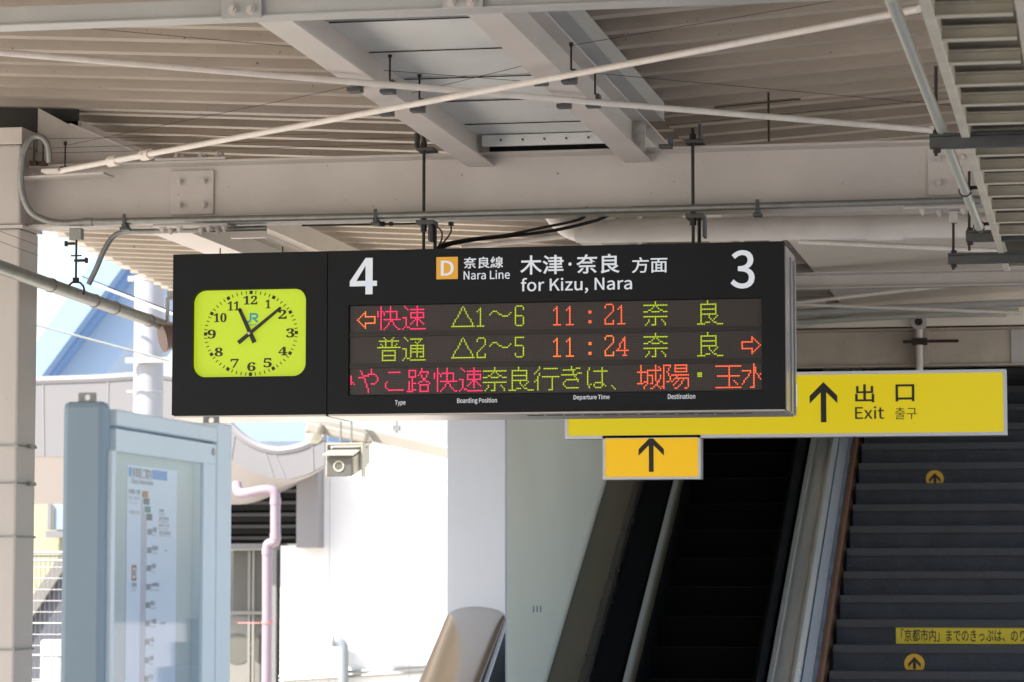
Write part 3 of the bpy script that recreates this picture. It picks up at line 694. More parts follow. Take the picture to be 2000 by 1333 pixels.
for i, line_ in enumerate(TEXT):
    zt = rows[i][0]
    for g, c0, m_ in line_:
        mb = MB()
        for cx, cy in sorted(dots(g)):
            if not 0 <= c0 + cx < 256 or cy > 15: continue
            x, z, e = LX0 + (c0 + cx + .5) * PITCHL, zt - (cy + .5) * PITCHL, PITCHL * .45
            mb.prism([(x + e * math.cos(k * math.pi / 3), YB0 + .0108, z + e * math.sin(k * math.pi / 3)) for k in range(6)], (0, -.0016, 0))
        mb.build('led_character', m_, panels[i])
# print on the board
p, q = at(683.6, 505, Y=YB0), at(736.2, 575, Y=YB0); W4, H4 = q.x - p.x, p.z - q.z
u4 = lambda u, v: (p.x + W4 * u, YB0 - .002, q.z + H4 * v)
m4 = MB()
m4.prism([u4(.58, 0), (u4(.84, 0)), u4(.84, 1), u4(.58, 1)], (0, .001, 0))
m4.prism([u4(0, .225), u4(1, .225), u4(1, .37), u4(0, .37)], (0, .0012, 0))
m4.prism([u4(0, .36), u4(.235, .36), u4(.585, .80), u4(.585, 1)], (0, .0014, 0))
m4.build('numeral', BACKLIT, db)
for body, px, bo in (('3', (1426.9, 489, 1474, 564.2), .018),): letter('numeral', body, px, YB0, BACKLIT, db, bo * .25, INTER)
sq = plate('line_symbol', (852.4, 502.4, 894.3, 545.7), YB0, BACKORANGE, db); letter('letter', 'D', (861.2, 509.6, 886.5, 538.8), YB0, BACKLIT, sq, .006, INTER, .0028)
letter('lettering', '奈良線', (905.5, 502, 983, 524.6), YB0, BACKLIT, db, .014)
letter('lettering', 'Nara Line', (905.7, 528.6, 996, 546), YB0, BACKLIT, db, .0035, INTER)
letter('lettering', '木津', (1016.3, 499, 1101, 536.4), YB0, BACKLIT, db, .013)
letter('lettering', '・', (1110.3, 513, 1116.6, 519.6), YB0, BACKLIT, db)
letter('lettering', '奈良', (1125.6, 496.6, 1210.6, 534.6), YB0, BACKLIT, db, .013)
letter('lettering', '方面', (1234.2, 502.6, 1303.6, 533.4), YB0, BACKLIT, db, .011)
letter('lettering', 'for Kizu, Nara', (1017.6, 541.5, 1234.6, 573.5), YB0, BACKLIT, db, .0035, INTER)
letter('lettering', 'Type', (771.6, 782.2, 792.2, 793.6), YB0, BACKLIT, db, .0035, INTER)
letter('lettering', 'Boarding Position', (893, 777.4, 970.8, 790), YB0, BACKLIT, db, .0035, INTER)
letter('lettering', 'Departure Time', (1120.4, 771.4, 1190.8, 782.8), YB0, BACKLIT, db, .0035, INTER)
letter('lettering', 'Destination', (1304.6, 769.6, 1358, 779.6), YB0, BACKLIT, db, .0035, INTER)
# hangers of the board
for x, x2 in ((828, 847), (1353, 1364)):
    a = at(x, 300, Y=12.85); b2 = at(x2, 440, Y=12.87)
    MB().cyl((a.x, 12.85, bz1), (a.x, 12.85, 3.63), .0075, 8).build('hanger_rod', BLACKMETAL, db, smooth=True)
    MB().cyl((b2.x, 12.90, bz1), (b2.x, 12.90, 3.24), .0085, 8).build('hanger_rod', BLACKMETAL, db, smooth=True)
    sg = -1 if x < 1000 else 1
    for z0, z1, nm in ((3.562, 3.575, 'top_clip'), (3.222, 3.243, 'bottom_clip')):
        m = MB(); m.box(a.x - .032, a.x + .05, 12.825, 12.93, z0, z1)
        if nm == 'top_clip': m.box(a.x + sg * .034 - .006, a.x + sg * .034 + .006, 12.828, 12.90, z1 + .001, z1 + .07)
        else: m.box(a.x + sg * -.03 - .006, a.x + sg * -.03 + .006, 12.828, 12.90, z0 - .075, z0 - .001) if x < 1000 else m.box(a.x + .044, a.x + .056, 12.828, 12.90, z0 - .085, z0 - .001)
        o = m.build(nm, DARKGALV, db, bevel=.002)
        MB().cyl((a.x, 12.85, z1 if nm == 'top_clip' else z0 - .03), (a.x, 12.85, (z1 if nm == 'top_clip' else z0) + .028), .0145, 6).build('nut', BLACKMETAL, o)
p, q = at(590, 441, Y=12.86), at(815, 437, Y=12.86)
tag(MB().cyl(p, q, .0045, 8).cyl(p.lerp(q, .66), p.lerp(q, .72), .013, 6).cyl(p.lerp(q, .76), p.lerp(q, .79), .011, 6).build('tie_rod', BLACKMETAL, smooth=True), 'thin black horizontal tie rod under the main beam, left of the board hanger', 'rod')
# cables into the board
def cable(pts, r, lab, y=12.98):
    P = bez([at(*q[:2], Y=q[2] if len(q) > 2 else y) for q in pts], 6); tag(MB().tube(P, r, 8).build('cable', CABLE, smooth=True), lab, 'cable', 'black cables above the board')
cable([(850, 488), (868, 477), (920, 467), (985, 460), (1050, 447), (1125, 431), (1150, 418)], .0065, 'upper of two black cables sweeping right from the top of the departure board')
cable([(858, 488), (880, 478), (935, 468), (1010, 460), (1085, 450), (1160, 432), (1190, 420)], .0075, 'lower of two black cables sweeping right from the top of the departure board', 13.0)
cable([(852, 488), (862, 470), (862, 452), (848, 440)], .004, 'short black cable loop beside the left board hanger')
cable([(850, 488), (866, 474), (880, 455), (881, 440)], .004, 'short black cable rising to a small connector above the board')
p = at(881, 438, Y=12.98); tag(MB().box(p.x - .011, p.x + .011, 12.97, 12.99, p.z - .009, p.z + .009).build('cable_connector', CABLE, bevel=.002), 'tiny black connector at the end of a cable above the board', 'connector')

# ================================================================== CLOCK
cx0, cx1 = -4.022, -3.297
ck = thing('station_clock', ((cx0 + cx1) / 2, 12.94, bz0), 'square black station clock with glowing yellow-green face left of the departure board', 'clock')
MB().box(cx0, cx1, YB0 + .05, YB1, bz0, bz1).build('cabinet', BOARD, ck, bevel=.006)
hc = at(485.5, 650.2, Y=YB0); hw, hh, rc = (at(596.6, 650, Y=YB0).x - at(374.2, 650, Y=YB0).x) / 2, (at(486, 564.6, Y=YB0).z - at(486, 735.8, Y=YB0).z) / 2, .058
def rrect(cx, cz, w_, h, r, n=10):
    P = []
    for qx, qz, s in ((1, 1, 0), (-1, 1, 1), (-1, -1, 2), (1, -1, 3)):
        for k in range(n + 1):
            t = (s + k / n) * math.pi / 2; P.append((cx + qx * (w_ - r) + r * math.cos(t), cz + qz * (h - r) + r * math.sin(t)))
    return P
hole = rrect(hc.x, hc.z, hw, hh, rc); n = len(hole)
def to_edge(x, z):
    dx, dz = x - hc.x, z - hc.z; k = min(((cx1 if dx > 0 else cx0) - hc.x) / dx if abs(dx) > 1e-6 else 1e9, ((bz1 if dz > 0 else bz0) - hc.z) / dz if abs(dz) > 1e-6 else 1e9)
    return (hc.x + dx * k, hc.z + dz * k)
outer = [to_edge(*q) for q in hole]
for cxx in (cx0, cx1):
    for czz in (bz0, bz1):
        i = min(range(n), key=lambda j: (outer[j][0] - cxx) ** 2 + (outer[j][1] - czz) ** 2); outer[i] = (cxx, czz)
vv = [(x, YB0, z) for x, z in outer] + [(x, YB0, z) for x, z in hole] + [(x, YB0 + .045, z) for x, z in hole] + [(x, YB0 + .045, z) for x, z in outer]
ff = []
for i in range(n):
    j = (i + 1) % n; ff += [(i, j, n + j, n + i), (n + i, n + j, 2 * n + j, 2 * n + i), (2 * n + i, 2 * n + j, 3 * n + j, 3 * n + i), (3 * n + i, 3 * n + j, j, i)]
MB().add(vv, ff).build('front_panel', BOARD, ck)
YD = YB0 + .032
dl = MB().prism([(x, YD, z) for x, z in rrect(hc.x, hc.z, hw - .001, hh - .001, rc)], (0, .006, 0)).build('dial', DIAL, ck)
MB().box(cx0 + .004, cx1 - .004, YB0 + .012, YB1 - .01, bz0 - .012, bz0 - .001).build('bottom_pan', ALU, ck, bevel=.003)
dc = at(490.0, 651.4, Y=YD); rx, rz = .2135, .1865
mk = MB()
for i in range(60):
    t = i * math.pi / 30; ux, uz = math.sin(t), math.cos(t); p = Vector((dc.x + rx * ux, 0, dc.z + rz * uz)); d_ = Vector((ux, 0, uz)); s_ = Vector((uz, 0, -ux))
    if i % 5: lo, wd = .0075, .0018
    else: lo, wd = .0078, .0074
    q = [p + d_ * a + s_ * b for a, b in ((-lo, -wd), (lo, -wd), (lo, wd), (-lo, wd))]
    o = MB().prism([(v.x, YD - .0022, v.z) for v in q], (0, .0015, 0))
    if i % 5 == 0: o.build('hour_mark', BLACKPAINT, dl)
    else: mk.add(o.v, o.f)
mk.build('minute_marks', BLACKPAINT, dl, kind='stuff')
def zpt(zx, zy): return (330 + zx / 3.921, 480 + zy / 3.921)
nums = {'12': (570, 385, 678, 452), '1': (740, 415, 778, 482), '2': (838, 492, 903, 562), '3': (898, 634, 962, 705), '4': (838, 776, 908, 842), '5': (724, 862, 788, 934), '6': (600, 894, 664, 962), '7': (472, 868, 536, 936), '8': (350, 782, 414, 850), '9': (296, 644, 360, 714), '10': (342, 518, 442, 588), '11': (450, 428, 540, 498)}
BD = {str(i): chr(0x1D7CE + i) for i in range(10)}
for k, (a, b_, c, d) in nums.items():
    A, B_ = zpt(a, b_), zpt(c, d); letter('numeral', ''.join(BD[ch] for ch in k), (A[0], A[1], B_[0], B_[1]), YD, BLACKPAINT, dl, .010, None, .0022)
# rail emblem and small caption
E_ = glow('emblem_blue', tuple(c * .6 for c in lin(20, 150, 165)), (.0, .12, .14), .4)
x0, z0 = dc.x + .005, dc.z + .070; mb = MB(); k = .0285
stroke2(mb, [(x0 - k * 1.0, z0 - k * .62), (x0 - k * .45, z0 - k * .62), (x0 - k * .22, z0 - k * .4), (x0 - k * .22, z0 + k * .62)], [.0085] * 4, YD, .002)
stroke2(mb, [(x0 - k * .36, z0 + k * .62), (x0 + k * .62, z0 + k * .62), (x0 + k * .92, z0 + k * .38), (x0 + k * .86, z0 + k * .05), (x0 + k * .5, z0 - k * .06), (x0 + k * .05, z0 - k * .06)], [.0085] * 6, YD, .0024)
stroke2(mb, [(x0 + k * .2, z0 + k * .0), (x0 + k * .95, z0 - k * .7)], [.0085, .0085], YD, .0028)
mb.build('emblem', E_, dl)
p = zpt(602, 600); q = zpt(672, 616); letter('caption', 'JR西日本', (p[0], p[1], q[0], q[1]), YD, E_, dl, .02, None, .002)
YH = YB0 + .018; hub = at(486.3, 651.6, Y=YH)
for nm, tip, tail, w0, w1, dy in (('hour_hand', (-.0455, .109), (.025, -.0415), .0165, .0215, .004), ('minute_hand', (.1448, .1125), (-.050, -.042), .0125, .0195, .0)):
    mb = MB(); stroke2(mb, [(hub.x + tail[0], hub.z + tail[1]), (hub.x + tip[0], hub.z + tip[1])], [w1, w0], YH + dy, 0, .0015); 
    mb.cyl((hub.x + tip[0], YH + dy, hub.z + tip[1]), (hub.x + tip[0], YH + dy + .0013, hub.z + tip[1]), w0 / 2, 12); mb.build(nm, BLACKPAINT, ck)
MB().cyl((hub.x, YH + .004, hub.z), (hub.x, YH - .004, hub.z), .006, 16).build('hub_cap', ALU, ck, smooth=True)
for x in (430, 552):
    p = at(x, 492, Y=12.8); tag(MB().cyl((p.x, 12.80, bz1 + .001), (p.x, 12.80, bz1 + .035), .003, 6).build('wire_pin', RUST), ('left' if x < 500 else 'right') + ' tiny dark pin on top of the clock cabinet', 'pin', 'bird wire pins')

# ================================================================== EXIT SIGNS
YE = 16.6
def lightbox(name, px, rim, m, lab, depth=.12):
    a, c = at(px[0], px[1], Y=YE), at(px[2], px[3], Y=YE)
    root = thing(name, ((a.x + c.x) / 2, YE, c.z), lab, 'sign', 'yellow way-out signs')
    MB().box(a.x, c.x, YE + .012, YE + depth, c.z, a.z).build('case', ALU, root, bevel=.004)
    fr = MB(); fr.box(a.x, c.x, YE, YE + .0115, a.z - rim, a.z); fr.box(a.x, c.x, YE, YE + .0115, c.z, c.z + rim); fr.box(a.x, a.x + rim, YE, YE + .0115, c.z + rim, a.z - rim); fr.box(c.x - rim, c.x, YE, YE + .0115, c.z + rim, a.z - rim)
    fr.build('rim', WHITETXT, root)
    f = MB().box(a.x + rim, c.x - rim, YE + .006, YE + .0115, c.z + rim, a.z - rim).build('face', m, root)
    return root, f, a, c
es, ef, a, c = lightbox('exit_sign', (1103, 733, 1967, 850), .018, SIGNY, 'long yellow illuminated exit sign with black arrow, partly behind the departure board')
YS = YE + .006
def arrow_up(f, px, wd):
    a, c = at(px[0], px[1], Y=YS), at(px[2], px[3], Y=YS); xm = (a.x + c.x) / 2; hwid = (c.x - a.x) / 2; mb = MB()
    s = wd * 1.35; hd = hwid * 1.0
    mb.prism([(x, YS - .002, z) for x, z in ((xm, a.z), (xm + hwid, a.z - hd), (xm + hwid, a.z - hd - s), (xm, a.z - s), (xm - hwid, a.z - hd - s), (xm - hwid, a.z - hd))][:1] + [(x, YS - .002, z) for x, z in ((xm - hwid, a.z - hd), (xm - hwid, a.z - hd - s), (xm, a.z - s))], (0, .0012, 0))
    mb.prism([(x, YS - .002, z) for x, z in ((xm, a.z), (xm, a.z - s), (xm + hwid, a.z - hd - s), (xm + hwid, a.z - hd))], (0, .0012, 0))
    mb.prism([(x, YS - .0023, z) for x, z in ((xm - wd / 2, a.z - wd * .5), (xm - wd / 2, c.z), (xm + wd / 2, c.z), (xm + wd / 2, a.z - wd * .5))], (0, .0012, 0))
    return mb.build('arrow', BLACKPAINT, f)
arrow_up(ef, (1581, 747, 1636, 825), .032)
letter('lettering', '出', (1670, 751, 1707.5, 786.5), YS, BLACKPAINT, ef, .016)
letter('lettering', '口', (1749, 751, 1786, 784.5), YS, BLACKPAINT, ef, .016)
letter('lettering', 'Exit', (1670, 794, 1727, 819), YS, BLACKPAINT, ef, .0035, INTER)
letter('lettering', '출구', (1748, 796, 1790.5, 819.5), YS, BLACKPAINT, ef)
m = MB(); p, q = at(1153, 803, Y=YS), at(1199, 816.5, Y=YS)
m.prism([(x, YS - .002, z) for x, z in ((p.x, p.z), (q.x, p.z), (q.x, q.z), (p.x + .04, q.z), (p.x + .015, q.z + .012))], (0, .0012, 0)); m.build('pictogram', BLACKPAINT, ef)
as_, af, a2, c2 = lightbox('arrow_sign', (1177, 851.5, 1368.5, 936), .014, SIGNA, 'small amber sign with black up arrow, under the long exit sign')
arrow_up(af, (1247, 853, 1297, 922), .028)
# hangers of the exit sign (behind the departure board) and a small drop pipe on the brown beam
for x in (1250, 1450):
    p = at(x, 720, Y=YE + .06); MB().cyl((p.x, YE + .06, a.z + .001), (p.x, YE + .06, 3.76), .014, 10).build('hanger_rod', ROD, es, smooth=True)
yh = YB - .15
hp, ht = at(1796, 722, Y=yh), at(1796, 630, Y=yh)
hg = thing('drop_pipe', (hp.x, yh, hp.z), 'short white drop pipe with clamps in front of the brown beam, above the exit sign', 'pipe')
MB().cyl((hp.x, yh, hp.z - .12), (hp.x, yh, ht.z), .028, 12).build('pipe', ROD, hg, smooth=True)
MB().tube([(hp.x, yh - .05, ht.z), (hp.x, yh + .05, ht.z)], .06, 16).build('clamp', STEEL, hg, smooth=True)
MB().cyl((hp.x, yh - .052, ht.z), (hp.x, yh - .06, ht.z), .03, 12).build('bolt_head', RUST, hg)
z2 = at(1796, 668, Y=yh).z
MB().cyl((hp.x - .12, yh - .04, z2), (hp.x + .30, yh - .04, z2), .012, 8).box(hp.x - .05, hp.x + .06, yh - .06, yh + .03, z2 - .025, z2 + .025).build('swivel', RUST, hg)

# ================================================================== STAIRCASE, ESCALATOR
WX = -3.31
rise, tread = .165, .32
SB = EYE - .08                               # height of the reference nosing
Y16 = 20.35                                   # nosing at eye height
SX0, SX1 = -1.60, 1.3
sw = thing('stair_wall', (WX - .17, 17, 0), 'smooth grey-green side wall left of the escalator', 'wall')
MB().prism([(WX - .17, 17.041, 0), (WX - .17, 27.5, 0), (WX - .17, 27.5, 7.2), (WX - .17, 22.4, 3.75), (WX - .17, 22.4, 3.52), (WX - .17, 17.041, 3.52)], (.17, 0, 0)).build('panel', WALLGREEN, sw)
for i in range(3): MB().box(WX + .0005, WX + .0015, 17.9 + .12 * i, 17.94 + .12 * i, 1.42, 1.46).build('tape_mark', PILASTER, sw)
cl = thing('clad_column', ((-3.665 - 3.309) / 2, 17, 1.4), 'square column wrapped in brushed stainless steel below the departure board', 'column')
cm = MB(); cm.box(-3.665, -3.309, 17.0, 17.04, 0.0, 3.40); cm.build('cladding', STAINLESS, cl, bevel=.006)
# sloping stainless parapet that meets the column
pr = thing('stair_parapet', (-3.487, 15, 0), 'rounded stainless parapet sloping down from the clad column', 'parapet')
mb = MB(); cxp, rp = -3.487, .178; sl_ = .56; ztop = 1.395; NA = 18
sec = [(cxp + rp * math.cos(math.pi * k / NA), rp * .38 * math.sin(math.pi * k / NA)) for k in range(NA + 1)]
y1, y0 = 16.995, 14.2
vv = [(x, y1, ztop + z) for x, z in sec] + [(cxp - rp, y1, 0), (cxp + rp, y1, 0)]
v2 = [(x, y0, max(.05, ztop + z - (y1 - y0) * sl_)) for x, z in sec] + [(cxp - rp, y0, 0), (cxp + rp, y0, 0)]
nn = NA + 1
mb.add(vv + v2, [(k, k + 1, k + 1 + nn + 2, k + nn + 2) for k in range(NA)] + [tuple(range(nn)) + (nn, nn + 1), tuple(range(nn + 2, nn + 2 + nn))[::-1] + (2 * nn + 3, 2 * nn + 2), (0, nn + 2, 2 * nn + 3, nn + 1), (NA, nn, 2 * nn + 2, NA + nn + 2)])
mb.build('cover', STAINPOL, pr, smooth=True)
for sx in (-1, 1):
    MB().prism([(cxp + sx * (rp + .004) - .006, y0, ztop - .01 - (y1 - y0) * sl_), (cxp + sx * (rp + .004) + .006, y0, ztop - .01 - (y1 - y0) * sl_), (cxp + sx * (rp + .004) + .006, y0, ztop - .045 - (y1 - y0) * sl_), (cxp + sx * (rp + .004) - .006, y0, ztop - .045 - (y1 - y0) * sl_)], (0, y1 - y0, (y1 - y0) * sl_)).build('edge_trim', WHITETXT, pr)
# stairs
stc = thing('staircase', ((SX0 + SX1) / 2, 18, 0), 'wide dark granite staircase rising at the lower right', 'staircase')
n0 = -9
for i in range(n0, 16):
    zt = SB + rise * i; y = Y16 + tread * i
    if zt < .1: continue
    o = MB().box(SX0, SX1, y + .006, y + tread + .05, zt - rise, zt - .052).build('step', STEP, stc)
    MB().box(SX0, SX1, y - .012, y + tread + .004, zt - .0515, zt).build('nosing', STEPNOSE, o)
# stickers on risers
def riser_at(py):
    """riser (index, Y) that the photograph shows at this height"""
    for i in range(n0, 16):
        y = Y16 + tread * i + .005; z = at(1800, py, Y=y).z
        if SB + rise * (i - 1) <= z <= SB + rise * i: return i, y
    return 0, Y16
def round_sticker(px, py, lab):
    i, y = riser_at(py); zt, zb = SB + rise * i - .054, SB + rise * (i - 1) + .002
    p = at(px, py, Y=y); r_ = (zt - zb) * .62; cz = zb + r_ * .55 if False else zt - r_ - .002
    rt = thing('arrow_sticker', (p.x, y, zb), lab, 'sticker', 'round arrow stickers on the stair risers')
    P = [(p.x + r_ * math.cos(t * math.pi / 24), max(zb, cz + r_ * math.sin(t * math.pi / 24))) for t in range(48)]
    Q = []
    for q in P:
        if not Q or (abs(q[0] - Q[-1][0]) + abs(q[1] - Q[-1][1])) > 1e-5: Q.append(q)
    MB().prism([(x, y - .0015, z) for x, z in Q], (0, .001, 0)).build('disc', AMBER, rt)
    t = MB(); wd = r_ * .30
    for s in (-1, 1): t.prism([(x, y - .0025, z) for x, z in ((p.x, cz + r_ * .68), (p.x + s * r_ * .62, cz + r_ * .02), (p.x + s * r_ * .62, cz - r_ * .36), (p.x, cz + r_ * .3))], (0, .0008, 0))
    t.prism([(x, y - .0028, z) for x, z in ((p.x - wd / 2, cz + r_ * .4), (p.x + wd / 2, cz + r_ * .4), (p.x + wd / 2, zb + .004), (p.x - wd / 2, zb + .004))], (0, .0008, 0)); t.build('arrow', BLACKPAINT, rt)
round_sticker(1826, 938, 'round amber arrow sticker on a high step riser, below the exit sign')
round_sticker(1786, 1294, 'round amber arrow sticker on a low step riser, near the bottom edge')
def strip_sticker(px0, px1, py, body, tx0, tx1, lab):
    i, y = riser_at(py); zt, zb = SB + rise * i - .053, SB + rise * (i - 1) + .003
    a, c = at(px0, py, Y=y), at(px1, py, Y=y); rt = thing('strip_sticker', (a.x, y, zb), lab, 'sticker', 'yellow notice strips on the stair risers')
    MB().box(a.x, c.x, y - .0015, y - .0005, zb, zt).build('strip', STRIPY, rt)
    k = 5700 / y
    t0, b0 = py - (zt - (zt + zb) / 2) * k * .8, py + (zt - zb) / 2 * k * .8
    mz = at(px0, py, Y=y).z; dpy = (mz - (zt + zb) / 2) * k
    letter('lettering', body, (tx0, t0 + dpy, tx1, b0 + dpy), y, BLACKPAINT, rt, .012, None, .0025)
strip_sticker(1750, 2230, 1243, '「京都市内」までのきっぷは、のりこし精算が必要です', 1760, 2150, 'yellow notice strip with black Japanese text on a low step riser')
# wall and rail between stairs and escalator (along the slope)
def zs(y, k=tread): return SB + rise * (y - Y16) / tread          # nosing line of the stairs
def slope_prism(x0, x1, ya, yb_, d0, d1):
    """long member following the stair slope, d0..d1 above the nosing line"""
    m = MB(); m.add([(x0, ya, zs(ya) + d0), (x1, ya, zs(ya) + d0), (x1, yb_, zs(yb_) + d0), (x0, yb_, zs(yb_) + d0), (x0, ya, zs(ya) + d1), (x1, ya, zs(ya) + d1), (x1, yb_, zs(yb_) + d1), (x0, yb_, zs(yb_) + d1)],
                    [(0, 3, 2, 1), (4, 5, 6, 7), (0, 1, 5, 4), (1, 2, 6, 5), (2, 3, 7, 6), (3, 0, 4, 7)]); return m
YA, YZ = 17.3, 25.5
bl = thing('balustrade', (-1.8, YA, 0), 'shiny stainless escalator balustrade with pale side panel, left of the stairs', 'balustrade')
m = MB(); NA = 10
sec = [(-2.0 + .0, -.45), (-2.0, .02), (-1.985, .075), (-1.955, .10), (-1.90, .105), (-1.80, .10), (-1.775, .075), (-1.77, -.45)]
m.prism([(x, YA, zs(YA) + d) for x, d in sec], (0, YZ - YA, zs(YZ) - zs(YA))); m.build('cover', BALSTEEL, bl, smooth=True)
m = MB(); m.prism([(x, YA, zs(YA) + d) for x, d in ((-1.995 + .02, .106), (-1.955, .106), (-1.955, .118), (-1.975, .118))], (0, YZ - YA, zs(YZ) - zs(YA))); m.build('edge_bead', BALSTEEL, bl)
m = MB(); m.prism([(x, YA, zs(YA) + d) for x, d in ((-1.82, .106), (-1.80, .106), (-1.80, .122), (-1.82, .122))], (0, YZ - YA, zs(YZ) - zs(YA))); m.build('edge_bead', BALSTEEL, bl)
slope_prism(-1.765, -1.70, YA, YZ, -.5, .03).build('side_panel', GLASSPANEL, bl)
hrl = thing('stair_handrail', (-1.62, YA, 0), 'brown round wooden handrail on steel brackets along the stairs', 'handrail')
for dd, xx, r_ in ((.03, -1.648, .024), (-.16, -1.648, .019)):
    MB().cyl((xx, YA, zs(YA) + dd), (xx, YZ, zs(YZ) + dd), r_, 14).build('rail', WOOD, hrl, smooth=True)
for k in range(7):
    y = 18.75 + k * .92
    MB().cyl((-1.70, y, zs(y) - .03), (-1.655, y, zs(y) - .03), .006, 6).cyl((-1.655, y, zs(y) - .19), (-1.655, y, zs(y) + .01), .006, 6).build('bracket', ROD, hrl)
slope_prism(-1.695, -1.605, YA, YZ, -.7, -.32).build('wall_string', DARKWALL, hrl)
# escalator
er, et = .2, .36
esc = thing('escalator', (-2.4, 18, 0), 'black escalator between grey side decks, rising beside the stairs', 'escalator')
def ze(y): return .977 + .556 * (y - 18.4)
def esc_prism(pts, m, name, bevel=0):
    return MB().prism([(x, YA, ze(YA) + d) for x, d in pts], (0, YZ - YA, ze(YZ) - ze(YA))).build(name, m, esc, bevel=bevel)
esc_prism([(WX + .002, -.3), (-3.10, -.3), (-3.10, -.005), (WX + .002, .01)], ESCPANEL, 'outer_deck')
esc_prism([(-3.098, -.35), (-3.03, -.35), (-3.03, .05), (-3.045, .075), (-3.08, .075), (-3.098, .05)], RUBBER, 'handrail')
esc_prism([(-3.028, -.6), (-2.872, -.6), (-2.872, -.20), (-2.96, -.10), (-3.028, -.02)], ESC, 'skirt')
esc_prism([(-2.87, -.6), (-2.795, -.6), (-2.795, -.26), (-2.87, -.17)], TRIM, 'inner_deck')
esc_prism([(-2.7935, -.75), (-2.787, -.75), (-2.787, -.19), (-2.7935, -.185)], ESC, 'skirt')
esc_prism([(-2.05, -.7), (-2.002, -.7), (-2.002, -.12), (-2.05, -.25)], ESC, 'skirt')
for i in range(0, 24):
    y = 17.6 + et * i; zt = ze(y) - .36
    if y > YZ: break
    o = MB().box(-2.784, -2.055, y, y + et + .02, zt - er, zt).build('step', ESC, esc)
    MB().box(-2.784, -2.055, y - .004, y + .03, zt + .0005, zt + .006).build('comb_edge', ESCEDGE, o)
# dark shaft behind the beam
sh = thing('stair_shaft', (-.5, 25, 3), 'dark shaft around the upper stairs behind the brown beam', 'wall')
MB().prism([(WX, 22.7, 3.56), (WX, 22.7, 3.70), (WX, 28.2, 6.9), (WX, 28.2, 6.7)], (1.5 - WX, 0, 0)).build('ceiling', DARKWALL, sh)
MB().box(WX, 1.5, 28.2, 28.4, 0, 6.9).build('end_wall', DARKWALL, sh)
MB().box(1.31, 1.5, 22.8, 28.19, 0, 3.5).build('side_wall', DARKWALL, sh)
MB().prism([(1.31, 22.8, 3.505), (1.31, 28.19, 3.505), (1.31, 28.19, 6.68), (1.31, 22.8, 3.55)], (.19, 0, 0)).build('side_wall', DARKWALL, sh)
MB().box(SX0 + .0, -1.61, 0, .01, 0, .01) if False else None
# grey conduits along the top of the brown beam
for pa, pb, y, r_, lab, m_ in (((1540, 630), (1990, 607), 22.3, .022, 'grey conduit above the brown beam at right', PVCGREY), ((1548, 612), (2000, 592), 21.9, .03, 'flat grey trunking above the brown beam at right', GREYSTEEL)):
    a, c = at(*pa, Y=y), at(*pb, Y=y); tag(MB().cyl(a, c, r_, 10).build('conduit_pipe', m_, smooth=True), lab, 'conduit', 'grey conduits')
pts = bez([at(*q, Y=22.4) for q in ((1550, 636), (1585, 632), (1605, 622), (1625, 618), (1700, 618), (1965, 614))], 5)
tag(MB().tube(pts, .02, 8).build('conduit_pipe', ROD, smooth=True), 'pale conduit with a kink above the brown beam at right', 'conduit', 'grey conduits')

# ================================================================== INFORMATION BOARD (left foreground)
XI = -2.45
ya, yb_ = at(217, 796, X=XI).y, at(424, 831, X=XI).y; yc_ = at(452, 831, X=XI).y
zt_i = 2.058
ib = thing('information_board', (-2.52, (ya + yb_) / 2, 0), 'pale blue-grey framed information case with stops poster in the left foreground', 'notice board')
MB().box(-2.582, XI - .016, ya - .004, ya + .05, 0, 2.072).build('post', POSTBLUE, ib, bevel=.016)
MB().box(-2.56, XI + .003, yb_ + .004, yc_, 0, zt_i + .010).build('post', BOARDBLUE, ib, bevel=.006)
MB().box(-2.565, XI - .04, ya + .052, yb_, .6, zt_i).build('case', BOARDBLUE, ib)
zh = at(300, 870, X=XI).z
zh0 = at(217, 833, X=XI).z
MB().box(XI - .039, XI + .0, ya + .052, yb_ + .002, zh0 + .004, zt_i - .004).build('header', BOARDBLUE, ib, bevel=.005)
zd1 = zh0 - .004; zg1 = at(222, 880, X=XI).z; yg0, yg1 = at(222, 880, X=XI).y, at(400, 912, X=XI).y
dr = MB(); dr.box(XI - .037, XI - .003, ya + .052, yb_ + .002, zg1, zd1); dr.box(XI - .037, XI - .003, ya + .052, yg0, .7, zg1 - .0005); dr.box(XI - .037, XI - .003, yg1, yb_ + .002, .7, zg1 - .0005)
do = dr.build('door', BOARDBLUE, ib)
p = at(416, 883, X=XI - .003); MB().cyl((XI - .0028, p.y, p.z), (XI + .002, p.y, p.z), .011, 14).build('lock', ALU, do, smooth=True)
MB().box(XI - .012, XI - .008, yg0 - .004, yg1 + .004, .7, zg1 + .004).build('glass', GLASS, do)
XB = XI - .034
MB().box(XB - .004, XB, yg0 - .005, yg1 + .005, .69, zg1 + .005).build('backing', PAPERBACK, ib)
XP = XB + .002
po = plate('poster', (246, 0, 346, 1), XP, PAPER, ib, 0, True)
bpy.data.objects.remove(po)
pa, pb = at(249, 905, X=XP), at(346, 921, X=XP)
poster = MB().box(XP - .0012, XP, pa.y, pb.y, .8, pa.z - .004).build('poster', PAPER, ib)
def dy(x): return (x - 249) / 97 * 14            # lettering sinks to the right with the perspective
plate('colour_bar', (251, 913, 256.5, 931), XP, POSTERBLUE, poster, .0008, True)
plate('colour_bar', (297, 920, 326, 938), XP, POSTERBLUE, poster, .0008, True)
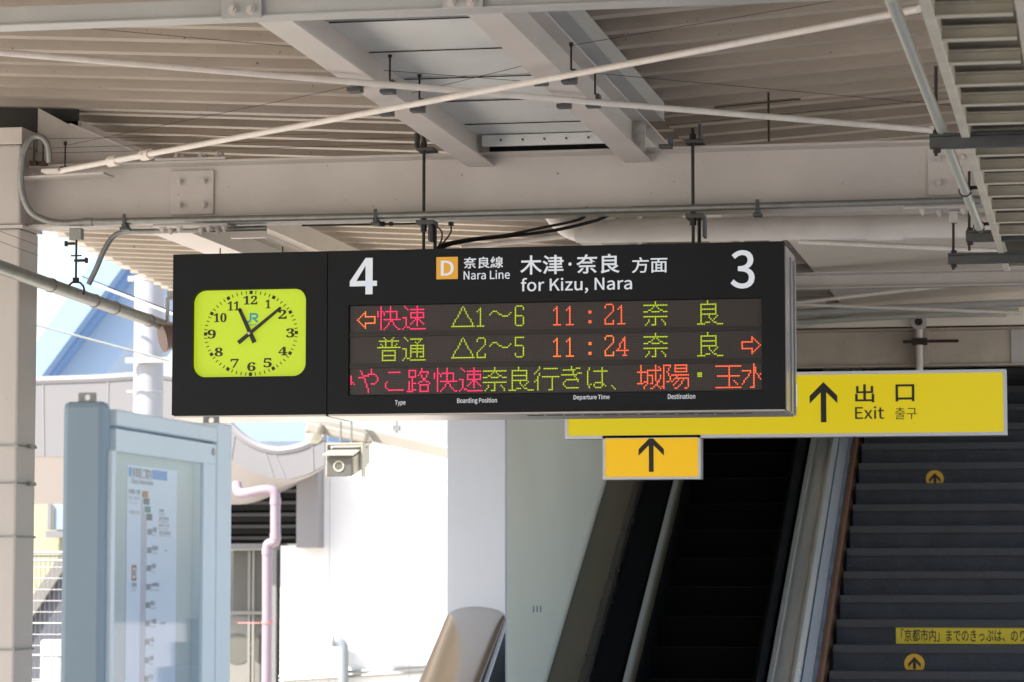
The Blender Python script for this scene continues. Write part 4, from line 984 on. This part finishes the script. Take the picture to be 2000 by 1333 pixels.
for body, px, m_, bo in (('停車駅ご案内', (257.5, 915, 295, 936), INK, .006), ('Stops Information', (256.5, 936, 299, 950), INKSOFT, .004), ('奈良線→京都', (251, 956, 273, 966), INK, .01), ('奈良・京都方面', (251, 970, 273, 977), INKSOFT, 0), ('For Kyoto', (251, 981, 268, 985), INKSOFT, 0), ('停車駅のご案内', (252, 997, 272, 1005), INKSOFT, 0),
                         ('凡例', (310, 995, 319, 1001), INK, .02), ('Legend', (310, 1003, 322, 1007), INKSOFT, 0), ('快速 区間快速', (310, 1010, 329, 1017), INK, 0), ('Rapid', (310, 1018, 327, 1022), INKSOFT, 0), ('普通 みやこ路', (310, 1024, 329, 1030), INK, 0), ('Local', (310, 1032, 327, 1035), INKSOFT, 0), ('停車 通過待合', (310, 1038, 333, 1045), INK, 0), ('Stop', (310, 1046, 333, 1049), INKSOFT, 0), ('近鉄線', (320, 1074, 326, 1078), INK, 0), ('地下鉄東西線', (311, 1215, 323, 1221), INK, 0)):
    letter('lettering', body, px, XP, m_, poster, bo, None, .001, True)
for i, (x, y) in enumerate(((277.5, 966), (280, 980), (282.5, 995.5), (285.5, 1010.5))):
    plate('train_symbol', (x, y - 6.3, x + 11, y + 6.3), XP, (POSTERBROWN, INK, mat('poster_green', (.08, .26, .24), .6), INK)[i], poster, .0012, True)
t = MB()
for j in range(4):
    p0, p1 = at(277 + 2.8 * j, 975 + 14 * j, X=XP), at(270 + 2.8 * j, 1340, X=XP); t.box(XP + .0002, XP + .0007, p0.y - .0032, p0.y + .0022, .8, p0.z)
t.build('route_line', LINEPINK, poster)
stops = (('京都', 'Kyoto', 1039), ('東福寺', 'Tofukuji', 1075), ('稲荷', 'Inari', 1110), ('JR藤森', 'JR-Fujinomori', 1147), ('桃山', 'Momoyama', 1182), ('六地蔵', 'Rokujizo', 1218), ('木幡', 'Kohata', 1254), ('黄檗', 'Obaku', 1290), ('宇治', 'Uji', 1326))
for i, (jp, en, y) in enumerate(stops):
    x = 297 - (y - 1040) * .024; wj = len(jp) * 3.7 + 1
    letter('lettering', jp, (x, y - 9, x + wj, y + 1), XP, INK, poster, .01, None, .001, True)
    letter('lettering', en, (x, y + 4, x + max(6, len(en) * 1.35), y + 9), XP, INKSOFT, poster, 0, None, .001, True)
    letter('lettering', '目', (x - 9, y - 5, x - 1.5, y + 6), XP, INK, poster, .03, None, .001, True)
plate('line_symbol', (257, 1104, 266, 1135), XP, POSTERBROWN, poster, .0008, True)
letter('letter', 'D', (258.5, 1109, 264.5, 1130), XP, PAPER, poster, .02, None, .0014, True)
letter('lettering', '奈良線', (257, 1138, 265.5, 1147), XP, INK, poster, .01, None, .001, True)
letter('lettering', 'Nara Line', (257, 1150, 265.5, 1154), XP, INKSOFT, poster, 0, None, .001, True)
# lifting lugs on top
for px, ylug in (((170, 788, 38, 22), ya + .02), ((412, 832, 33, 20), yb_ + .02)):
    p = at(px[0], px[1], Y=ylug); s = ylug / 5700; w2, h = px[2] * s / 2, px[3] * s; r_ = h * .30; cz = p.z + h * .55; n = 24
    P = []
    for k in range(n):
        t = k * 2 * math.pi / n; dx, dz = math.cos(t), math.sin(t); kk = min(w2 / abs(dx) if abs(dx) > 1e-6 else 9, (h * .45 if dz > 0 else h * .6) / abs(dz) if abs(dz) > 1e-6 else 9); P.append((p.x + dx * kk, cz + dz * kk))
    I = [(p.x + r_ * math.cos(k * 2 * math.pi / n), cz + r_ * math.sin(k * 2 * math.pi / n)) for k in range(n)]
    vv = [(x, y, z) for y in (ylug, ylug + .006) for q in (P, I) for x, z in q]; ff = []
    for k in range(n):
        j = (k + 1) % n; ff += [(k, j, n + j, n + k), (2 * n + k, 3 * n + k, 3 * n + j, 2 * n + j), (k, 2 * n + k, 2 * n + j, j), (n + k, n + j, 3 * n + j, 3 * n + k)]
    MB().add(vv, ff).build('lifting_lug', GALV, ib)

# ================================================================== BACKGROUND BUILDING
YW = 38.0
def bx(px0, py0, px1, py1, y0, y1):
    a, c = at(px0, py0, Y=y0), at(px1, py1, Y=y0); return MB().box(a.x, c.x, y0, y1, c.z, a.z)
sb = thing('station_building', at(500, 1380, Y=YW), 'bright white station building with wavy roof edge and dark louvred opening behind the platform', 'building')
a, c = at(548, 1066, Y=YW), at(1010, 1400, Y=YW)
zl_, zu = at(600, 1066, Y=YW).z, at(700, 872, Y=YW).z
m = MB(); m.box(a.x, c.x, YW, YW + .5, -.9, zl_); x2 = at(633, 900, Y=YW).x; m.box(x2, c.x, YW, YW + .5, zl_ + .0005, zu); m.build('wall', WHITEWALL, sb)
JOINT = mat('wall_joint', (.50, .50, .50), .7)
for px in (644, 800, 950):
    x = at(px, 1000, Y=YW).x; MB().box(x - .005, x + .005, YW - .002, YW - .0005, -.9, zl_ if px < 600 else zu - .01).build('joint_strip', JOINT, sb)
m = MB(); m.box(at(585, 0, Y=YW - .3).x, x2 - .002, YW - .3, YW + .6, at(600, 1070, Y=YW - .3).z, at(600, 870, Y=YW).z); m.build('pilaster', PILASTER, sb)
lx0, lx1 = at(300, 1000, Y=YW).x, at(585, 1000, Y=YW).x - .002
z0, z1 = at(500, 1062, Y=YW + .4).z, at(500, 900, Y=YW + .4).z
lv = MB().box(lx0, lx1, YW + .62, YW + .7, z0, z1).build('opening', LOUVRE, sb)
k = 0; z = z0 + .05
while z < z1 - .1:
    MB().prism([(lx0, YW + .44, z), (lx0, YW + .58, z + .07), (lx0, YW + .58, z + .085), (lx0, YW + .44, z + .015)], (lx1 - lx0, 0, 0)).build('slat', LOUVRE, lv); z += .16
zs0 = at(500, 1062, Y=YW + .2).z
MB().box(lx0, at(548, 0, Y=YW).x - .002, YW + .15, YW + .6, zs0 - .07, zs0 - .002).build('sill', FASCIA, sb)
m = MB(); m.box(at(548, 0, Y=YW).x - .12, at(548, 0, Y=YW).x - .003, YW - .02, YW + .5, -.9, zs0 - .08); m.build('corner_post', FASCIA, sb)
# ventilation cage under the sill
gx0, gx1 = at(430, 1100, Y=YW + .3).x, at(541, 1100, Y=YW + .3).x - .02
zc_ = at(480, 1196, Y=YW + .3).z
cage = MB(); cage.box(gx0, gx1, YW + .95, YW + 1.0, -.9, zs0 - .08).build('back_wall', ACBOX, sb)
t = MB(); N_ = 34
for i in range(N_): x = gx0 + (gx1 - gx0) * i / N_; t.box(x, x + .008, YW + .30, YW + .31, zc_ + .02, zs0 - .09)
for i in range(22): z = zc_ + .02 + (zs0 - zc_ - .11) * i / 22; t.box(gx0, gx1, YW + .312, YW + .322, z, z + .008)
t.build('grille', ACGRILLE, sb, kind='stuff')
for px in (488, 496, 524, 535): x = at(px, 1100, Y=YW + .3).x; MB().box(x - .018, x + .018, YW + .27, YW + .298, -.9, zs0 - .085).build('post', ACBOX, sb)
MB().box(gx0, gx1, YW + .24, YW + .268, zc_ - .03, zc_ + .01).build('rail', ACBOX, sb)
for x0p, x1p, lab in ((440, 488, 'left air conditioner unit with round fan, under the louvred opening'), (498, 540, 'right air conditioner unit mostly hidden behind the pink pipe')):
    x0_, x1_ = at(x0p, 1200, Y=YW + .4).x, at(x1p, 1200, Y=YW + .4).x
    au = thing('air_conditioner', ((x0_ + x1_) / 2, YW + .5, 0), lab, 'air conditioner', 'air conditioners by the white building')
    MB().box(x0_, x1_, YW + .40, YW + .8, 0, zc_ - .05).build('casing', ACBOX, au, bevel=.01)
    czf = at(470, 1268, Y=YW + .4).z; cxf = (x0_ + x1_) / 2; rr_ = .40
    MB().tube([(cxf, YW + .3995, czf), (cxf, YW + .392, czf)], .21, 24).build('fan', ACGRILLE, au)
MB().box(at(990, 0, Y=YW).x, at(1010, 0, Y=YW).x, YW + .1, YW + .4, 0, .1) if False else None
# wavy fascia and soffit
top = [(20, 750), (180, 745), (330, 740), (400, 778), (450, 838), (490, 870), (536, 885), (580, 880), (610, 868), (634, 856)]
bot = [(20, 892), (180, 893), (300, 893), (380, 893), (440, 893), (495, 925), (557, 936), (590, 930), (612, 921), (634, 908)]
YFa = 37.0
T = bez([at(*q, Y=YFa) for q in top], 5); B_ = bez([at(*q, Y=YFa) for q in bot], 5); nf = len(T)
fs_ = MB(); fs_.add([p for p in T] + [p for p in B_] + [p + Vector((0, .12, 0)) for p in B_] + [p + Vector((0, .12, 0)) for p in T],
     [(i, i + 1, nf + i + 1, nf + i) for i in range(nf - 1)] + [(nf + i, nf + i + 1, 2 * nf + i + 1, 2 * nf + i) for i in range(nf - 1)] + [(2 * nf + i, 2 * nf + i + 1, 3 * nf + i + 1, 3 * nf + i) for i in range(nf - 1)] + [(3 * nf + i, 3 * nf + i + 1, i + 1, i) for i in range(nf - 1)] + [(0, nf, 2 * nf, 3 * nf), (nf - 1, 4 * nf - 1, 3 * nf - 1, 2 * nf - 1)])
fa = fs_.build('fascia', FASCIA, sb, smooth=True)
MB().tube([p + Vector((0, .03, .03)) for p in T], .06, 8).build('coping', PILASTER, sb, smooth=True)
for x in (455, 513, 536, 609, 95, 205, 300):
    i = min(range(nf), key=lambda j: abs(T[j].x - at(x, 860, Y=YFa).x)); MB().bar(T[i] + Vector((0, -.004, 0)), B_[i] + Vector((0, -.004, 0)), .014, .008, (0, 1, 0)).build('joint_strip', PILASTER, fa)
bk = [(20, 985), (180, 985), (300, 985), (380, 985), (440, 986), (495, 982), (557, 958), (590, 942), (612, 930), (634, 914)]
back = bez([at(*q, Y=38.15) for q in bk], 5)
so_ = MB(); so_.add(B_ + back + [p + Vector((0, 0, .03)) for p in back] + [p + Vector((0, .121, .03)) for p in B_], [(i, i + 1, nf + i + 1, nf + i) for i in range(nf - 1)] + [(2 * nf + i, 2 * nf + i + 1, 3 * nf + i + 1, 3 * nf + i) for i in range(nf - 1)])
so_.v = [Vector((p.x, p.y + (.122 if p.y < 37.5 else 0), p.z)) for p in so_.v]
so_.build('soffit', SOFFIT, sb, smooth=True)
# olive wall at the far left with window
ow = thing('olive_annex', at(90, 1380, Y=42), 'olive-green annex wall seen between the left column and the information board', 'building')
bx(-60, 975, 250, 1330, 42.4, 42.9).build('wall', OLIVEWALL, ow)
a, c = at(104, 985, Y=42.3), at(140, 1035, Y=42.3)
wi = MB().box(a.x, c.x, 42.30, 42.38, c.z, a.z).build('window', mat('window_pane', (.30, .38, .46), .1), ow)
MB().box(a.x - .08, c.x, 42.2, 42.298, c.z - .12, c.z - .02).build('sill', FASCIA, wi); MB().box(a.x - .07, a.x - .01, 42.25, 42.298, c.z, a.z).build('frame', FASCIA, wi)
dbd = MB().prism([at(40, 1290, Y=42.2), at(40, 1245, Y=42.2), at(130, 1090, Y=42.2), at(180, 1090, Y=42.2), at(180, 1330, Y=42.2), at(40, 1330, Y=42.2)], (0, .15, 0)).build('stair_flank', mat('slate_flank', (.085, .09, .11), .6), ow)
MB().prism([at(40, 1240, Y=42.1), at(40, 1200, Y=42.1), at(150, 1035, Y=42.1), at(150, 1075, Y=42.1)], (0, .09, 0)).build('stair_stringer', mat('stringer', (.19, .18, .165), .6), ow)
# mesh fence
YN = 30.0
fx0, fx1 = at(55, 1100, Y=YN).x, at(126, 1100, Y=YN).x; zt_ = at(90, 1083, Y=YN).z
fe = thing('mesh_fence', ((fx0 + fx1) / 2, YN, -.9), 'pale welded mesh fence between the left column and the information board', 'fence')
t = MB(); x = fx0 - 1
while x < fx1 + .25: t.cyl((x, YN, -.9), (x, YN, zt_), .0035, 4); x += .052
t.build('upright_wire', FENCE, fe, kind='stuff')
z = zt_ - .02
i = 0
while z > -.9:
    MB().cyl((fx0 - 1, YN - .006, z), (fx1 + .25, YN - .006, z), .0055 if i % 6 else .009, 6).build('cross_wire', FENCE, fe); z -= .12; i += 1
for zz in (zt_ + .02, zt_ - .07, at(90, 1280, Y=YN).z): MB().cyl((fx0 - 1, YN - .03, zz), (fx1 + .25, YN - .03, zz), .012, 6).build('fold_rail', FENCE, fe)
bw = bx(78, 1250, 117, 1400, 31.0, 31.3); a = at(78, 1250, Y=31.0)
tag(bw.build('white_sheet', BAGW, bevel=.03), 'white covered box behind the mesh fence at the lower left', 'box')
# pink drain pipe
YK = 36.6
pk = thing('pink_pipe', at(522, 1380, Y=YK), 'pale pink drain pipe with two offsets on the white building', 'pipe')
r_ = .066
MB().tube(bez([at(q, w_, Y=y) for q, w_, y in ((462, 946, YK + .3), (466, 962, YK + .2), (480, 964, YK + .05), (512, 958, YK))], 4) + [at(524, 957, Y=YK)] + bez([at(q, w_, Y=YK) for q, w_ in ((530, 958), (536, 963), (538, 975), (538, 1000), (538, 1046))], 4), r_, 14).build('pipe', PINK, pk, smooth=True)
MB().tube(bez([at(q, w_, Y=YK) for q, w_ in ((538, 1046), (538, 1056), (533, 1061), (527, 1062), (523, 1066), (522, 1078))], 5) + [at(522, 1200, Y=YK), at(520, 1420, Y=YK)], r_, 14).build('pipe', PINK, pk, smooth=True)
for q, w_ in ((538, 980), (538, 1048), (522, 1078)): p = at(q, w_, Y=YK); MB().cyl(p - Vector((0, 0, .04)), p + Vector((0, 0, .04)), r_ * 1.1, 14).build('collar', PINK, pk, smooth=True)
p = at(521.5, 1216, Y=YK); MB().cyl(p - Vector((0, 0, .02)), p + Vector((0, 0, .02)), r_ * 1.12, 14).box(p.x - .4, p.x - .1, YK + .02, YK + .04, p.z - .015, p.z + .0).build('pipe_band', mat('band_red', (.50, .22, .22), .5), pk)
# white L pipe
YL = 37.85
wp = thing('white_pipe', at(670, 1380, Y=YL), 'short white elbow pipe low on the white building wall', 'pipe')
MB().tube([at(650, 1253, Y=YL)] + bez([at(q, w_, Y=YL) for q, w_ in ((656, 1253), (664, 1255), (670, 1263), (671, 1275))], 5) + [at(671, 1420, Y=YL)], .07, 12).build('pipe', WHITEPIPE, wp, smooth=True)
MB().tube([at(649, 1253, Y=YL), at(653, 1253, Y=YL)], .082, 12).build('flange', ALU, wp)
for i, (q, w_) in enumerate(((1322, 1298), (1330, 1308))):
    a, c = at(545, q, Y=37.95), at(900, w_, Y=37.95); tag(MB().cyl(a, c, .02, 6).build('wall_conduit', GALV, smooth=True), ('upper', 'lower')[i] + ' thin conduit along the foot of the white building', 'conduit', 'grey conduits')

# ---------------------------------------------------------------- blue roofed hall far behind
YR = 62.0
hall = thing('blue_hall', at(200, 1300, Y=YR), 'far hall with sloping blue roof bands behind the left column', 'building')
def band(pts, m, dy_, name):
    MB().prism([at(*q, Y=YR + dy_) for q in pts], (0, 3.0, 0)).build(name, m, hall)
band([(40, 715), (40, 790), (300, 440), (230, 440)], SHADEBLUE, 0, 'roof_band')
band([(40, 775), (40, 812), (330, 440), (270, 440)], DEEPBLUE, .4, 'roof_rib')
band([(40, 830), (130, 830), (400, 480), (330, 420)], PALEBLUE, .8, 'roof_band')
band([(380, 800), (380, 862), (640, 862), (640, 830), (520, 800)], SHADEBLUE, .9, 'roof_band')
# utility pole
pl_ = thing('utility_pole', at(292, 1380, Y=32), 'white concrete pole with steel bands, left of the clock', 'pole')
p0, p1 = at(291, 1380, Y=32), at(292, 542, Y=32)
MB().cyl((p1.x, 32, -.9), (p1.x, 32, p1.z), .17, 24).build('shaft', POLE, pl_, smooth=True)
for yy, hh_ in ((545, .03), (705, .022), (765, .012)):
    z = at(292, yy, Y=32).z; MB().cyl((p1.x, 32, z - hh_), (p1.x, 32, z + hh_), .178, 24).box(p1.x - .24, p1.x - .16, 31.94, 31.99, z - hh_, z + hh_).build('band', GREYSTEEL, pl_)
for yy in (704,):
    z = at(292, yy, Y=31.8).z; MB().box(p1.x - .2, p1.x + .55, 31.76, 31.81, z - .03, z + .03).build('cross_arm', GREYSTEEL, pl_)
for i, (pa, pb, y, r_) in enumerate((((60, 632), (330, 705), 31.5, .014), ((185, 556), (340, 615), 31.5, .016), ((690, 905), (880, 943), 33, .01), ((160, 540), (340, 610), 26, .006))):
    a, c = at(*pa, Y=y), at(*pb, Y=y); tag(MB().cyl(a, c, r_, 6).build('overhead_wire', (GALV, ROD, GALV, RUST)[i], smooth=True), ('grey overhead wire crossing behind the fat conduit', 'white overhead wire near the top of the concrete pole', 'thin wire in front of the white building wall', 'hair-thin wire under the jagged roof edge')[i], 'wire', 'overhead wires')

# ---------------------------------------------------------------- security camera and lamp
YV = 27.5
rail = thing('service_rail', at(640, 830, Y=YV), 'pale sloping service rail that carries the security camera and the lamp', 'rail')
a, c = at(596, 822, Y=YV), at(905, 893, Y=YV); MB().bar(a, c, .07, .10).build('channel', LAMPWHITE, rail, bevel=.006)
p = at(775, 846, Y=YV); MB().cyl((p.x, YV, p.z), (p.x, YV, p.z + .35), .008, 6).box(p.x - .03, p.x + .03, YV - .03, YV + .03, p.z + .02, p.z + .07).build('drop_rod', GALV, rail)
lm = thing('strip_lamp', at(655, 850, Y=YV - .2), 'white outdoor strip lamp with a clear end globe beside the security camera', 'lamp')
a, c = at(618, 838, Y=YV - .15), at(718, 858, Y=YV - .15)
MB().bar(a, c, .12, .095).build('housing', LAMPWHITE, lm, bevel=.02)
g = at(613, 838, Y=YV - .25); MB().bar(g + Vector((-.07, 0, .02)), g + Vector((.09, 0, -.02)), .16, .12).build('end_cap', LAMPWHITE, lm, bevel=.03)
MB().tube([g + Vector((.0, -.02, -.05)), g + Vector((.0, -.02, -.10)), g + Vector((0, -.02, -.14))], [.085, .08, .045], 14).build('globe', LENS, lm, smooth=True)
q = at(712, 868, Y=YV - .15); MB().tube([q + Vector((.04 * math.cos(k * .5) , 0, .04 * math.sin(k * .5))) for k in range(-2, 8)], .009, 6).build('hook', ROD, lm)
cv = thing('security_camera', at(664, 930, Y=YV - .5), 'boxy beige security camera in a hanging yoke below the departure board', 'security camera')
y0 = YV - .75
a, c = at(638, 895, Y=y0), at(687, 931, Y=y0)
MB().box(a.x, c.x, y0, y0 + .03, c.z, a.z).build('window', CAMGLASS, cv, bevel=.006)
w2 = .018
hsg = MB(); hsg.prism([(a.x - w2, y0 + .031, c.z + .01), (c.x + w2, y0 + .031, c.z + .01), (c.x + w2, y0 + .031, a.z + .012), (a.x - w2, y0 + .031, a.z + .012)], (0, .62, .14)); hs_ = hsg.build('housing', CAMBODY, cv, bevel=.008)
sv = MB(); sv.prism([(a.x - w2 - .012, y0 - .05, a.z + .02), (c.x + w2 + .012, y0 - .05, a.z + .02), (c.x + w2 + .012, y0 - .05, a.z + .032), (a.x - w2 - .012, y0 - .05, a.z + .032)], (0, .75, .16)).build('sun_shield', CAMBODY, cv)
lc_ = at(662, 911, Y=y0); MB().tube([lc_ + Vector((.046 * math.cos(k * .27), -.004, .046 * math.sin(k * .27))) for k in range(25)], .007, 6).build('lens_ring', LENS, cv)
MB().cyl(lc_ + Vector((0, -.001, 0)), lc_ + Vector((0, -.004, 0)), .035, 16).build('lens', CAMGLASS, cv)
yt = at(663, 866, Y=y0 + .25).z
yk = MB(); ax, cx_ = a.x - .055, c.x + .06
yk.box(ax, ax + .014, y0 + .18, y0 + .32, c.z + .0, yt); yk.box(cx_ - .014, cx_, y0 + .18, y0 + .32, c.z + .0, yt); yk.box(ax + .0145, cx_ - .0145, y0 + .18, y0 + .32, yt - .02, yt); yk.build('yoke', CAMBODY, cv, bevel=.003)
xm = (a.x + c.x) / 2 + .02; zt2 = at(663, 820, Y=y0 + .25).z
MB().box(xm - .075, xm - .062, y0 + .22, y0 + .26, yt + .001, zt2).box(xm + .03, xm + .043, y0 + .22, y0 + .26, yt + .001, zt2).box(xm - .08, xm + .05, y0 + .2, y0 + .28, zt2 + .0005, zt2 + .025).build('hanging_bracket', GALV, cv)
MB().bar((xm, y0 + .24, zt2 + .045), (xm + .0, YV - .04, zt2 + .045), .05, .036).build('arm', GALV, cv)
